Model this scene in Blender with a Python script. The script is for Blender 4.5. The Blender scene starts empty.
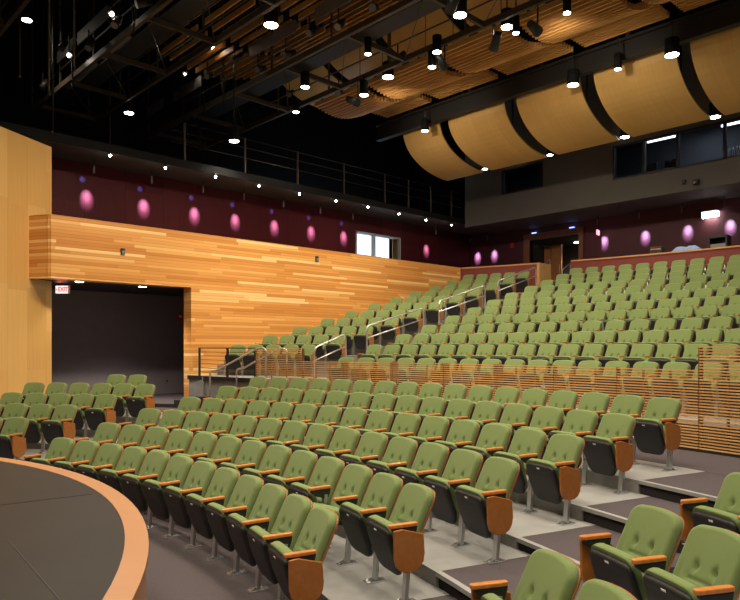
import bpy, bmesh, math, random
from mathutils import Vector, Matrix
random.seed(7)
PI = math.pi
R_ = math.radians
scene = bpy.context.scene
COL = scene.collection

# ------------------------------------------------------------------ camera
F_PX, HORIZON = 660.0, 347.0
PHI = R_(46.5)
SP, CP = math.sin(PHI), math.cos(PHI)
H = 2.17
CAM = Vector((6.0102, -7.1276, H))
cam_d = bpy.data.cameras.new('camera')
cam = bpy.data.objects.new('camera', cam_d)
COL.objects.link(cam)
cam.location = CAM
cam.rotation_euler = (PI / 2, 0, PHI - PI / 2)
cam_d.sensor_width = 36
cam_d.lens = 36 * F_PX / 740
cam_d.shift_y = (HORIZON - 300) / 740
cam_d.clip_start = 0.05
cam_d.clip_end = 200
scene.camera = cam


def ray(x, y):
    a = (x - 370) / F_PX
    return (SP * a + CP, -CP * a + SP, (HORIZON - y) / F_PX)


def at_u(x, y, u):
    r = ray(x, y); d = (u - CAM.x) / r[0]
    return Vector((u, CAM.y + r[1] * d, H + r[2] * d))


def at_v(x, y, v):
    r = ray(x, y); d = (v - CAM.y) / r[1]
    return Vector((CAM.x + r[0] * d, v, H + r[2] * d))


def at_z(x, y, z):
    r = ray(x, y); d = (z - H) / r[2]
    return Vector((CAM.x + r[0] * d, CAM.y + r[1] * d, z))


def at_R(x, y, R):
    r = ray(x, y)
    a = r[0] ** 2 + r[1] ** 2; b = 2 * (CAM.x * r[0] + CAM.y * r[1]); c = CAM.x ** 2 + CAM.y ** 2 - R * R
    d = (-b + math.sqrt(b * b - 4 * a * c)) / (2 * a)
    return Vector((CAM.x + r[0] * d, CAM.y + r[1] * d, H + r[2] * d))


def proj(p):
    du, dv = p[0] - CAM.x, p[1] - CAM.y
    r = SP * du - CP * dv; d = CP * du + SP * dv
    return 370 + F_PX * r / d, HORIZON - F_PX * (p[2] - H) / d, d


def pol(R, deg, z=0.0):
    return Vector((R * math.cos(R_(deg)), R * math.sin(R_(deg)), z))


# ------------------------------------------------------------------ materials
MATS = {}


def mat(name, col, rough=0.6, metal=0.0, spec=0.5, emit=None, estr=0.0, noise=0.0, nscale=40.0, bump=0.0, bscale=200.0, coat=0.0, sheen=0.0):
    m = bpy.data.materials.new(name); m.use_nodes = True
    nt = m.node_tree; b = nt.nodes['Principled BSDF']
    b.inputs['Base Color'].default_value = (*col, 1)
    b.inputs['Roughness'].default_value = rough
    b.inputs['Metallic'].default_value = metal
    b.inputs['Specular IOR Level'].default_value = spec
    b.inputs['Coat Weight'].default_value = coat
    b.inputs['Sheen Weight'].default_value = sheen
    if emit:
        b.inputs['Emission Color'].default_value = (*emit, 1)
        b.inputs['Emission Strength'].default_value = estr
    tc = None
    if noise or bump:
        tc = nt.nodes.new('ShaderNodeTexCoord')
    if noise:
        n = nt.nodes.new('ShaderNodeTexNoise'); n.inputs['Scale'].default_value = nscale; n.inputs['Detail'].default_value = 5
        nt.links.new(tc.outputs['Object'], n.inputs['Vector'])
        mr = nt.nodes.new('ShaderNodeMapRange')
        mr.inputs['From Min'].default_value = 0.25; mr.inputs['From Max'].default_value = 0.75
        mr.inputs['To Min'].default_value = 1 - noise; mr.inputs['To Max'].default_value = 1 + noise
        nt.links.new(n.outputs['Fac'], mr.inputs['Value'])
        mx = nt.nodes.new('ShaderNodeVectorMath'); mx.operation = 'SCALE'
        mx.inputs[0].default_value = col
        nt.links.new(mr.outputs['Result'], mx.inputs['Scale'])
        nt.links.new(mx.outputs['Vector'], b.inputs['Base Color'])
    if bump:
        n2 = nt.nodes.new('ShaderNodeTexNoise'); n2.inputs['Scale'].default_value = bscale; n2.inputs['Detail'].default_value = 3
        nt.links.new(tc.outputs['Object'], n2.inputs['Vector'])
        bp = nt.nodes.new('ShaderNodeBump'); bp.inputs['Strength'].default_value = bump; bp.inputs['Distance'].default_value = 0.01
        nt.links.new(n2.outputs['Fac'], bp.inputs['Height'])
        nt.links.new(bp.outputs['Normal'], b.inputs['Normal'])
    MATS[name] = m
    return m


def emis(name, col, strength):
    m = bpy.data.materials.new(name); m.use_nodes = True
    nt = m.node_tree; nt.nodes.clear()
    e = nt.nodes.new('ShaderNodeEmission'); o = nt.nodes.new('ShaderNodeOutputMaterial')
    e.inputs['Color'].default_value = (*col, 1); e.inputs['Strength'].default_value = strength
    nt.links.new(e.outputs[0], o.inputs[0]); MATS[name] = m
    return m


def mnode(nt, op, a, b=None):
    n = nt.nodes.new('ShaderNodeMath'); n.operation = op
    for i, v in enumerate((a, b)):
        if v is None: continue
        if isinstance(v, (int, float)): n.inputs[i].default_value = v
        else: nt.links.new(v, n.inputs[i])
    return n.outputs[0]


def board_mat(name, ramp, bh, bl, along=(0.85, 0.52, 0), up=(0, 0, 1), rough=0.4, gap=0.06, gapdark=0.55, grain=0.12, gstretch=(1.2, 30)):
    """boards of height bh and length bl, each board with a tone of its own out of ramp"""
    m = bpy.data.materials.new(name); m.use_nodes = True
    nt = m.node_tree; b = nt.nodes['Principled BSDF']
    b.inputs['Roughness'].default_value = rough
    b.inputs['Specular IOR Level'].default_value = 0.1 if name == 'plum_panel' else 0.35
    tc = nt.nodes.new('ShaderNodeTexCoord')

    def dot(v):
        n = nt.nodes.new('ShaderNodeVectorMath'); n.operation = 'DOT_PRODUCT'
        nt.links.new(tc.outputs['Object'], n.inputs[0]); n.inputs[1].default_value = v
        return n.outputs['Value']
    a, z = dot(along), dot(up)
    zr = mnode(nt, 'DIVIDE', z, bh); row = mnode(nt, 'FLOOR', zr); zf = mnode(nt, 'FRACT', zr)
    wn = nt.nodes.new('ShaderNodeTexWhiteNoise'); wn.noise_dimensions = '1D'
    nt.links.new(row, wn.inputs['W'])
    sh = mnode(nt, 'MULTIPLY', wn.outputs['Value'], 17.3)
    ar = mnode(nt, 'DIVIDE', a, bl); ar = mnode(nt, 'ADD', ar, sh); col = mnode(nt, 'FLOOR', ar)
    cb = nt.nodes.new('ShaderNodeCombineXYZ'); nt.links.new(row, cb.inputs[0]); nt.links.new(col, cb.inputs[1])
    w2 = nt.nodes.new('ShaderNodeTexWhiteNoise'); w2.noise_dimensions = '2D'
    nt.links.new(cb.outputs[0], w2.inputs['Vector'])
    cr = nt.nodes.new('ShaderNodeValToRGB')
    el = cr.color_ramp.elements
    while len(el) > 1: el.remove(el[-1])
    el[0].position = ramp[0][0]; el[0].color = (*ramp[0][1], 1)
    for p, c in ramp[1:]:
        e = el.new(p); e.color = (*c, 1)
    nt.links.new(w2.outputs['Value'], cr.inputs['Fac'])
    # grain
    cv = nt.nodes.new('ShaderNodeCombineXYZ')
    nt.links.new(mnode(nt, 'MULTIPLY', a, gstretch[0]), cv.inputs[0]); nt.links.new(mnode(nt, 'MULTIPLY', z, gstretch[1]), cv.inputs[1])
    nt.links.new(mnode(nt, 'MULTIPLY', w2.outputs['Value'], 50.0), cv.inputs[2])
    no = nt.nodes.new('ShaderNodeTexNoise'); no.inputs['Scale'].default_value = 1.0; no.inputs['Detail'].default_value = 4
    nt.links.new(cv.outputs[0], no.inputs['Vector'])
    g = mnode(nt, 'ADD', mnode(nt, 'MULTIPLY', mnode(nt, 'SUBTRACT', no.outputs['Fac'], 0.5), 2 * grain), 1.0)
    if gap:
        k = mnode(nt, 'LESS_THAN', zf, gap)
        g = mnode(nt, 'MULTIPLY', g, mnode(nt, 'SUBTRACT', 1.0, mnode(nt, 'MULTIPLY', k, gapdark)))
    sc = nt.nodes.new('ShaderNodeVectorMath'); sc.operation = 'SCALE'
    nt.links.new(cr.outputs['Color'], sc.inputs[0]); nt.links.new(g, sc.inputs['Scale'])
    nt.links.new(sc.outputs['Vector'], b.inputs['Base Color'])
    MATS[name] = m
    return m


GREEN = mat('seat_fabric', (0.165, 0.222, 0.078), 0.9, spec=0.15, noise=0.10, nscale=220, bump=0.12, bscale=900, sheen=0.15)
BLACKP = mat('black_plastic', (0.017, 0.016, 0.017), 0.5, spec=0.4)
ARMWOOD = mat('arm_wood', (0.55, 0.19, 0.04), 0.3, noise=0.18, nscale=30, coat=0.25)
PANELWOOD = mat('end_panel_wood', (0.36, 0.125, 0.022), 0.35, noise=0.15, nscale=18, coat=0.2)
CHROME = mat('pedestal_metal', (0.55, 0.56, 0.57), 0.33, metal=0.9)
CHROME2 = mat('foot_metal', (0.75, 0.76, 0.77), 0.22, metal=0.9)
STEEL = mat('brushed_rail', (0.72, 0.70, 0.66), 0.3, metal=0.85)
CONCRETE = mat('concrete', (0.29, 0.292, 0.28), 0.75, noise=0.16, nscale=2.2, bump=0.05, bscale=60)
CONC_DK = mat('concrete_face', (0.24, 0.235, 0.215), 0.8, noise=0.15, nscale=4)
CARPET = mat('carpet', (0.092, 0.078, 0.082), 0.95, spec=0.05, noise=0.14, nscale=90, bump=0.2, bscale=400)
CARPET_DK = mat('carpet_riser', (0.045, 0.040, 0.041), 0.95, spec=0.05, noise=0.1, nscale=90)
NOSING = mat('nosing_strip', (0.30, 0.30, 0.29), 0.6)
STAGEF = mat('stage_floor', (0.0105, 0.0098, 0.0094), 0.5, spec=0.25, noise=0.35, nscale=1.6)
RIMWOOD = board_mat('rim_wood', [(0, (0.375, 0.185, 0.085)), (1, (0.415, 0.207, 0.096))], 50, 50, rough=0.35, gap=0, grain=0.10, gstretch=(3, 3))
WALLWOOD = board_mat('plank_wall', [(0, (0.58, 0.23, 0.050)), (0.3, (0.66, 0.29, 0.070)), (0.6, (0.73, 0.345, 0.092)), (0.82, (0.79, 0.42, 0.13)), (0.93, (0.87, 0.56, 0.23)), (1, (0.90, 0.61, 0.27))],
                     0.083, 2.3, along=(1, 0.45, 0), rough=0.42, gap=0.12, gapdark=0.30)
PANELW = board_mat('splay_wood', [(0, (0.66, 0.37, 0.11)), (0.5, (0.71, 0.41, 0.13)), (1, (0.75, 0.45, 0.15))], 0.62, 2.05, along=(0, 0, 1), up=(0.85, 0.52, 0),
                   rough=0.45, gap=0.012, gapdark=0.25, grain=0.10, gstretch=(0.9, 22))
SLATWOOD = board_mat('slat_wood', [(0, (0.58, 0.31, 0.11)), (0.6, (0.70, 0.40, 0.15)), (1, (0.78, 0.47, 0.19))], 0.043, 2.0, along=(0.2, 1, 0), rough=0.45, gap=0, grain=0.1)
SLATPOST = mat('slat_post_wood', (0.20, 0.075, 0.028), 0.5, noise=0.15, nscale=12)
CLOUDWOOD = board_mat('cloud_wood', [(0, (0.55, 0.28, 0.085)), (1, (0.70, 0.39, 0.125))], 0.15, 1.4, along=(0, 1, 0), up=(1, 0, 0), rough=0.5, gap=0, grain=0.1)
REFLWOOD = board_mat('reflector_wood', [(0, (0.70, 0.43, 0.14)), (1, (0.75, 0.47, 0.155))], 0.30, 5, along=(0, 0, 1), up=(0, 1, 0), rough=0.45, gap=0.02, gapdark=0.08, grain=0.08, gstretch=(1.0, 14))
PURPLE = board_mat('plum_panel', [(0, (0.072, 0.012, 0.016)), (1, (0.098, 0.017, 0.022))], 1.2, 3, along=(0, 0, 1), up=(0.95, 0.3, 0), rough=0.45, gap=0.012, gapdark=0.5, grain=0.2, gstretch=(1.5, 20))
PURPLE2 = mat('plum_paint', (0.085, 0.016, 0.028), 0.55, noise=0.05, nscale=3)
DARKWALL = mat('dark_wall', (0.20, 0.175, 0.19), 0.6, noise=0.06, nscale=3)
GREYWALL = mat('grey_wall', (0.105, 0.095, 0.085), 0.75, noise=0.05, nscale=2)
BLACK = mat('stage_black', (0.008, 0.008, 0.009), 0.8, spec=0.2)
BLACK2 = mat('black_paint', (0.016, 0.015, 0.015), 0.55)
TRUSS = mat('truss_steel', (0.085, 0.064, 0.044), 0.5, metal=0.2)
TRAY = mat('cable_tray', (0.20, 0.19, 0.19), 0.5, metal=0.2)
REDPAR = mat('red_parapet', (0.20, 0.034, 0.026), 0.6, noise=0.05, nscale=5)
CAPWOOD = mat('cap_wood', (0.60, 0.29, 0.09), 0.4, noise=0.1, nscale=10)
LTWOOD = mat('light_wood', (0.58, 0.33, 0.11), 0.45, noise=0.08, nscale=6)
DOORWOOD = mat('door_wood', (0.46, 0.19, 0.06), 0.4, noise=0.1, nscale=6)
FRAMEW = mat('portal_wood', (0.26, 0.095, 0.05), 0.45, noise=0.15, nscale=8)
WHITE = mat('white_paint', (0.75, 0.75, 0.74), 0.5)
REDP = mat('red_plastic', (0.6, 0.03, 0.03), 0.4)
BLUECLOTH = mat('blue_cloth', (0.22, 0.32, 0.52), 0.9, noise=0.2, nscale=12)
LAMP = emis('lamp_glow', (1.0, 0.90, 0.72), 28)
LAMPW = emis('lamp_cool', (1.0, 0.97, 0.90), 22)
STAR = emis('spot_glow', (1.0, 0.88, 0.74), 90)
FLOOD = emis('flood_glow', (1.0, 0.98, 0.94), 9)
EXITW = emis('exit_face', (1.0, 0.62, 0.58), 1.6)
EXITR = emis('exit_letter', (0.95, 0.03, 0.05), 1.6)
PINKS = emis('exit_pink', (1.0, 0.30, 0.42), 2.2)
CORR = emis('corridor_wall_glow', (0.72, 0.86, 1.0), 2.0)
TUBE = emis('fluorescent', (0.85, 0.93, 1.0), 3.0)
DIMROOM = mat('booth_room', (0.055, 0.06, 0.07), 0.7)
GLASS = mat('dark_glass', (0.9, 0.95, 1.0), 0.03)
GLASS.node_tree.nodes['Principled BSDF'].inputs['Transmission Weight'].default_value = 1.0
GLASS.node_tree.nodes['Principled BSDF'].inputs['IOR'].default_value = 1.02


# ------------------------------------------------------------------ mesh helpers
class MB:
    def __init__(self):
        self.v = []; self.f = []; self.mi = []; self.smooth = []

    def add(self, vs, fs, mi=0, sm=False):
        b = len(self.v); self.v.extend(tuple(p) for p in vs)
        for f in fs:
            self.f.append(tuple(b + i for i in f)); self.mi.append(mi); self.smooth.append(sm)
        return self

    def box(self, lo, hi, mi=0, M=None):
        x0, y0, z0 = lo; x1, y1, z1 = hi
        vs = [Vector(p) for p in ((x0, y0, z0), (x1, y0, z0), (x1, y1, z0), (x0, y1, z0), (x0, y0, z1), (x1, y0, z1), (x1, y1, z1), (x0, y1, z1))]
        if M: vs = [M @ p for p in vs]
        return self.add(vs, [(0, 3, 2, 1), (4, 5, 6, 7), (0, 1, 5, 4), (1, 2, 6, 5), (2, 3, 7, 6), (3, 0, 4, 7)], mi)

    def bar(self, a, b, w, h=None, mi=0):
        """square bar a->b, h measured near vertical"""
        a = Vector(a); b = Vector(b); h = h or w
        d = (b - a).normalized()
        up = Vector((0, 0, 1)) if abs(d.z) < 0.95 else Vector((1, 0, 0))
        s = d.cross(up).normalized(); t = s.cross(d).normalized()
        vs = []
        for p in (a, b):
            for i, j in ((-1, -1), (1, -1), (1, 1), (-1, 1)):
                vs.append(p + s * i * w / 2 + t * j * h / 2)
        return self.add(vs, [(0, 1, 2, 3), (7, 6, 5, 4), (0, 4, 5, 1), (1, 5, 6, 2), (2, 6, 7, 3), (3, 7, 4, 0)], mi)

    def tube(self, pts, r, n=8, mi=0, caps=True):
        pts = [Vector(p) for p in pts]
        rings = []
        prev = None
        for i, p in enumerate(pts):
            if i == 0: d = pts[1] - p
            elif i == len(pts) - 1: d = p - pts[-2]
            else: d = (pts[i + 1] - p).normalized() + (p - pts[i - 1]).normalized()
            d.normalize()
            if prev is None:
                up = Vector((0, 0, 1)) if abs(d.z) < 0.9 else Vector((1, 0, 0))
                s = d.cross(up).normalized()
            else:
                s = (prev - d * prev.dot(d)).normalized()
            prev = s; t = s.cross(d)
            rr = r[i] if isinstance(r, (list, tuple)) else r
            rings.append([p + (s * math.cos(2 * PI * k / n) + t * math.sin(2 * PI * k / n)) * rr for k in range(n)])
        vs = [q for ring in rings for q in ring]
        fs = []
        for i in range(len(pts) - 1):
            for k in range(n):
                a = i * n + k; b = i * n + (k + 1) % n
                fs.append((a, b, b + n, a + n))
        self.add(vs, fs, mi, True)
        if caps:
            self.add(rings[0], [tuple(range(n))], mi); self.add(rings[-1], [tuple(reversed(range(n)))], mi)
        return self

    def prism(self, poly, z0, z1, mi=0, mi_side=None):
        n = len(poly)
        vs = [(p[0], p[1], z0) for p in poly] + [(p[0], p[1], z1) for p in poly]
        self.add(vs, [tuple(range(n - 1, -1, -1)), tuple(range(n, 2 * n))], mi)
        fs = [(i, (i + 1) % n, n + (i + 1) % n, n + i) for i in range(n)]
        return self.add(vs, fs, mi if mi_side is None else mi_side)

    def sector(self, r0, r1, a0, a1, z0, z1, mi=0, mi_side=None, step=1.5, mi_front=None):
        """ring sector; a0,a1 are degrees (or functions of radius)"""
        f0 = a0 if callable(a0) else (lambda r: a0)
        f1 = a1 if callable(a1) else (lambda r: a1)
        n = max(2, int(abs(f1(r1) - f0(r1)) / step) + 1)
        vs = []
        for i in range(n + 1):
            t = i / n
            for r in (r0, r1):
                a = R_(f0(r) + (f1(r) - f0(r)) * t)
                for z in (z0, z1):
                    vs.append((r * math.cos(a), r * math.sin(a), z))
        ms = mi if mi_side is None else mi_side
        mf = ms if mi_front is None else mi_front
        ft, fb, fi, fo = [], [], [], []
        for i in range(n):
            a = 4 * i; b = a + 4
            ft.append((a + 1, a + 3, b + 3, b + 1)); fb.append((a, b, b + 2, a + 2))
            fi.append((a, a + 1, b + 1, b)); fo.append((a + 2, b + 2, b + 3, a + 3))
        self.add(vs, ft, mi); self.add(vs, fb, ms); self.add(vs, fi, mf); self.add(vs, fo, ms)
        e = 4 * n
        self.add(vs, [(0, 2, 3, 1), (e, e + 1, e + 3, e + 2)], ms)
        return self

    def disc_shell(self, c, r, z0, z1, n=20, mi=0, mi_bottom=None, r2=None):
        r2 = r2 or r
        vs = [(c[0] + r * math.cos(2 * PI * k / n), c[1] + r * math.sin(2 * PI * k / n), z0) for k in range(n)]
        vs += [(c[0] + r2 * math.cos(2 * PI * k / n), c[1] + r2 * math.sin(2 * PI * k / n), z1) for k in range(n)]
        self.add(vs, [(k, (k + 1) % n, n + (k + 1) % n, n + k) for k in range(n)], mi, True)
        self.add(vs, [tuple(range(n - 1, -1, -1))], mi if mi_bottom is None else mi_bottom)
        return self.add(vs, [tuple(range(n, 2 * n))], mi)

    def mesh(self, name, mats):
        me = bpy.data.meshes.new(name)
        me.from_pydata(self.v, [], self.f)
        if not isinstance(mats, (list, tuple)): mats = [mats]
        for m in mats: me.materials.append(m)
        me.polygons.foreach_set('material_index', self.mi)
        me.polygons.foreach_set('use_smooth', self.smooth)
        bm = bmesh.new(); bm.from_mesh(me)
        bmesh.ops.remove_doubles(bm, verts=bm.verts, dist=1e-5)
        bmesh.ops.recalc_face_normals(bm, faces=bm.faces)
        bm.to_mesh(me); bm.free()
        me.update()
        return me

    def build(self, name, mats, parent=None, bevel=0.0, seg=2):
        return link(name, self.mesh(name, mats), parent, bevel, seg)


def bevel_mesh(me, w, seg=2):
    bm = bmesh.new(); bm.from_mesh(me)
    ed = [e for e in bm.edges if len(e.link_faces) == 2 and e.calc_face_angle(0) > 0.5]
    bmesh.ops.bevel(bm, geom=ed, offset=w, segments=seg, affect='EDGES', profile=0.5, clamp_overlap=True)
    for f in bm.faces: f.smooth = False
    bm.to_mesh(me); bm.free()


def link(name, me, parent=None, bevel=0.0, seg=2):
    if bevel: bevel_mesh(me, bevel, seg)
    o = bpy.data.objects.new(name, me); COL.objects.link(o)
    if parent is not None:
        o.parent = parent
    return o


def tag(o, label, cat, group=None, kind=None):
    o['label'] = label; o['category'] = cat
    if group: o['group'] = group
    if kind: o['kind'] = kind
    return o


def struct(o):
    o['kind'] = 'structure'
    return o


def thing(name, loc=(0, 0, 0), rz=0.0):
    o = bpy.data.objects.new(name, None); COL.objects.link(o)
    o.location = loc; o.rotation_euler = (0, 0, rz)
    o.empty_display_size = 0.1
    return o


def add_light(kind, name, loc, energy, color=(1, 1, 1), parent=None, **kw):
    l = bpy.data.lights.new(name, kind); l.energy = energy; l.color = color
    for k, v in kw.items(): setattr(l, k, v)
    o = bpy.data.objects.new(name, l); COL.objects.link(o); o.location = loc
    if parent: o.parent = parent
    return o


def copy_tree(o, parent=None):
    c = o.copy(); COL.objects.link(c)
    if parent is not None: c.parent = parent
    for ch in list(o.children): copy_tree(ch, c)
    return c


ORD = 'zeroth first second third fourth fifth sixth seventh eighth ninth tenth eleventh twelfth thirteenth fourteenth fifteenth sixteenth seventeenth eighteenth nineteenth twentieth twenty-first twenty-second twenty-third twenty-fourth'.split()

# ------------------------------------------------------------------ seating data (fitted arcs, stage centre at origin)
LR = [9.931, 10.793, 11.823, 13.009, 14.109, 15.102]
LZ = [-0.05, 0.085, 0.22, 0.333, 0.485, 0.638]
LA = [17.95, 18.19, 19.12, 19.86, 19.78, 19.56]
LS = [0.552, 0.5602, 0.5682, 0.5659, 0.5547, 0.5469]
LN = [12, 13, 14, 15, 16, 17]
UR = [17.806, 18.862, 19.845, 20.83, 21.847, 22.81, 23.782, 24.77, 25.733, 26.731, 27.701, 28.656]
UZ = [1.034, 1.353, 1.641, 1.918, 2.217, 2.497, 2.785, 3.063, 3.341, 3.615, 3.896, 4.188]
UA = [17.28, 16.59, 15.57, 14.74, 14.04, 13.37, 12.83, 12.35, 11.68, 11.30, 10.84, 10.51]
US = [0.5662, 0.5303, 0.5533, 0.5834, 0.534, 0.5608, 0.5559, 0.5525, 0.5778, 0.5295, 0.5526, 0.5887]
RISER = [None, 9.96, 10.90, 11.93, 12.94, 13.97]
WALL_V = 9.95
PURP_V = 13.3
BACK_U = 32.3
SOFFIT_Z = 7.73

# ------------------------------------------------------------------ floor and platforms
fl = MB().box((-6, -16, -0.4), (35, 18, -0.05))
struct(fl.build('floor', CARPET))


def lim_v(v):
    return lambda r: math.degrees(math.asin(max(-1, min(1, v / r))))


p = MB()
FGD = 0.065
FGA = [0, -25.3, -23.9, -22.7, -21.6, -20.8]
rends = [0, 19.0, 18.0, 17.0, 16.2, 15.6]
for k in range(1, 6):
    r0 = RISER[k]; r1 = RISER[k + 1] + 0.02 if k < 5 else 15.15
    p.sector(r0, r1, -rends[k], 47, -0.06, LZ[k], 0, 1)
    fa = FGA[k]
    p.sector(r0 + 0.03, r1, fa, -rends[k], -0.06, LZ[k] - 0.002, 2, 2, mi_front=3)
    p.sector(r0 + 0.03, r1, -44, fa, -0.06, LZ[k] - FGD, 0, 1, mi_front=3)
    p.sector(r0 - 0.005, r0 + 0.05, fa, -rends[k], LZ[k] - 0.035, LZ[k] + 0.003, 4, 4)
p.sector(15.15, 16.6, -44, 40, -0.06, 0.638, 2, 2)
p.prism([(11.6, 8.9), (17.6, 8.9), (17.6, 13.3), (11.6, 13.3)], -0.06, 0.631, 2)
struct(p.build('floor_lower_terraces', [CONCRETE, CONC_DK, CARPET, CARPET_DK, NOSING]))

p = MB()
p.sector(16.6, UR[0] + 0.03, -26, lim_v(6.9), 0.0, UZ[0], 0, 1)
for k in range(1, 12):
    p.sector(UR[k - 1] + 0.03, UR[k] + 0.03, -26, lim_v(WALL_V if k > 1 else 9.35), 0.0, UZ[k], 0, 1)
p.prism([(15.15, WALL_V), (15.45, 6.9), tuple(pol(UR[0] + 0.06, lim_v(6.9)(UR[0]))[:2]), tuple(pol(UR[0] + 0.06, 28)[:2]), tuple(pol(UR[0] + 0.06, 31.4)[:2]), (15.17, 9.3)], 0.0, UZ[1], 0, 1)
p.prism([(15.15, WALL_V), (15.17, 9.2), (16.3, 9.2), (16.3, WALL_V)], 0.0, UZ[1] - 0.001, 0, 1)
p.sector(UR[11] + 0.03, 29.1, -26, lim_v(WALL_V), 0.0, UZ[11], 0, 1)
# intermediate aisle steps of the handrail aisle
for k in range(1, 12):
    r = UR[k - 1] + 0.03
    p.sector(r - 0.42, r + 0.01, lim_v(5.85), lim_v(6.85), UZ[k - 1] - 0.05, (UZ[k - 1] + UZ[k]) / 2, 2, 1)
struct(p.build('floor_upper_terraces', [CONCRETE, CONC_DK, CARPET]))

# rear cross aisle floor behind the parapet
p = MB().box((28.4, -12, 0.0), (BACK_U + 3.2, 13.3, 4.36))
p = MB().prism([tuple(pol(29.0, a)[:2]) for a in range(-26, 21, 2)] + [(27.4, 9.95), (27.4, 13.3), (35.2, 13.3), (35.2, -12.7)], 3.6, 4.40)
struct(p.build('floor_rear_aisle', CARPET))

# stairs by the slatted rail
p = MB()
for i, (v0, v1, z) in enumerate(((8.9, 8.35, 0.733), (8.35, 7.8, 0.833), (7.8, 7.25, 0.933), (7.25, 6.85, 1.034))):
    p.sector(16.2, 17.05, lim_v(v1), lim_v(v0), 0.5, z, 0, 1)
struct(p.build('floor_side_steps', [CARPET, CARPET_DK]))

# ------------------------------------------------------------------ stage
SC, SR, SZ = (2.27, 0.0), 6.40, 0.79


def circ(r, a0=-80, a1=150, n=96):
    return [(SC[0] + r * math.cos(R_(a0 + (a1 - a0) * i / n)), SC[1] + r * math.sin(R_(a0 + (a1 - a0) * i / n))) for i in range(n + 1)]


st = thing('thrust_stage', (0, 0, 0))
tag(st, 'curved thrust stage with black floor and light wood rim below the front seats', 'stage')
p = MB(); p.prism(circ(SR - 0.16) + [(-3.2, -6.2)], -0.05, SZ - 0.006)
p.build('stage_deck', STAGEF, st)
seam = MB()
for a, b in (((0, 505), (92, 494)), ((8, 540), (60, 600))):
    A, B = at_z(*a, SZ - 0.004), at_z(*b, SZ - 0.004)
    seam.bar(A, B, 0.007, 0.003)
seam.build('deck_seam', mat('seam_grey', (0.019, 0.018, 0.018), 0.5), st)
p = MB()
o_, i_ = circ(SR), circ(SR - 0.16)
n = len(o_)
vs = [(q[0], q[1], SZ) for q in o_] + [(q[0], q[1], SZ) for q in i_] + [(q[0], q[1], SZ - 0.05) for q in o_] + [(q[0], q[1], SZ - 0.05) for q in i_]
fs = []
for i in range(n - 1):
    fs += [(i, i + 1, n + i + 1, n + i), (2 * n + i, 2 * n + i + 1, i + 1, i), (n + i, n + i + 1, 3 * n + i + 1, 3 * n + i), (3 * n + i, 3 * n + i + 1, 2 * n + i + 1, 2 * n + i)]
p.add(vs, fs)
p.build('wood_rim', RIMWOOD, st)
p = MB()
w_ = circ(SR - 0.02); q_ = circ(SR - 0.05)
vs = [(q[0], q[1], SZ - 0.05) for q in w_] + [(q[0], q[1], -0.05) for q in w_]
p.add(vs, [(i, i + 1, n + i + 1, n + i) for i in range(n - 1)], 0, True)
p.build('curved_fascia', RIMWOOD, st)

# ------------------------------------------------------------------ theatre seat meshes


def rounded_outline(hw_b, hw_t, z0, z1, rb, rt, n=7, arch=0.0):
    """closed outline in (x,z), counter clockwise from bottom left"""
    pts = []
    def corner(cx, cz, r, a0):
        for i in range(n + 1):
            a = R_(a0 + 90 * i / n); pts.append((cx + r * math.cos(a), cz + r * math.sin(a)))
    corner(-hw_b + rb, z0 + rb, rb, 180); corner(hw_b - rb, z0 + rb, rb, 270)
    for i in range(1, 5):
        t = i / 5; pts.append((hw_b + (hw_t - hw_b) * t, z0 + rb + (z1 - rt - z0 - rb) * t))
    corner(hw_t - rt, z1 - rt, rt, 0)
    for i in range(1, 6):
        t = i / 6; x = (hw_t - rt) * (1 - 2 * t); pts.append((x, z1 + arch * (1 - (x / (hw_t - rt)) ** 2)))
    corner(-hw_t + rt, z1 - rt, rt, 90)
    for i in range(1, 5):
        t = i / 5; pts.append((-hw_t + (hw_b - hw_t) * t, z1 - rt + (z0 + rb - z1 + rt) * t))
    return pts


def puffed(outline, frame, thick, back=0.0, rings=10, puff=0.5, fn=None, mb=None):
    """cushion: outline in its plane (x,s); frame maps (x,s,depth)->local; rounded edge; fn gives extra depth"""
    mb = mb or MB()
    n = len(outline)
    cx = sum(q[0] for q in outline) / n; cz = (min(q[1] for q in outline) + max(q[1] for q in outline)) / 2
    prof = [(1.0, -back), (1.0, thick * 0.30), (0.985, thick * 0.58), (0.95, thick * 0.80), (0.90, thick * 0.92)]
    for i in range(1, rings + 1):
        k = 0.90 * (1 - i / (rings + 0.35)); prof.append((k, thick * (0.92 + 0.08 * puff * 2 * (1 - (k / 0.9) ** 2))))
    vs = []
    for k, d in prof:
        for x, z in outline:
            X, Z = cx + (x - cx) * k, cz + (z - cz) * k
            dd = d + (fn(X, Z) if (fn and k < 0.99) else 0)
            vs.append(frame(X, Z, dd))
    fs = []
    for j in range(len(prof) - 1):
        for i in range(n):
            a = j * n + i; b = j * n + (i + 1) % n
            fs.append((a, b, b + n, a + n))
    mb.add(vs, fs, 0, True)
    mb.add(vs[-n:], [tuple(range(n))], 0, True)
    mb.add(vs[:n], [tuple(range(n - 1, -1, -1))], 0, False)
    return mb


# backrest frame: s runs up the leaning back; s=0 bottom
BK0, BK1 = Vector((0, 0.180, 0.405)), Vector((0, -0.035, 0.875))
bdir = (BK1 - BK0); BL = bdir.length; bdir.normalize()
bnorm = Vector((0, bdir.z, -bdir.y))       # towards +y (front)


def bframe(x, s, d):
    curve = 0.020 * (x / 0.24) ** 2        # slightly dished
    q = BK0 + bdir * s + bnorm * (d - 0.02 + curve)
    return (x, q.y, q.z)


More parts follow.
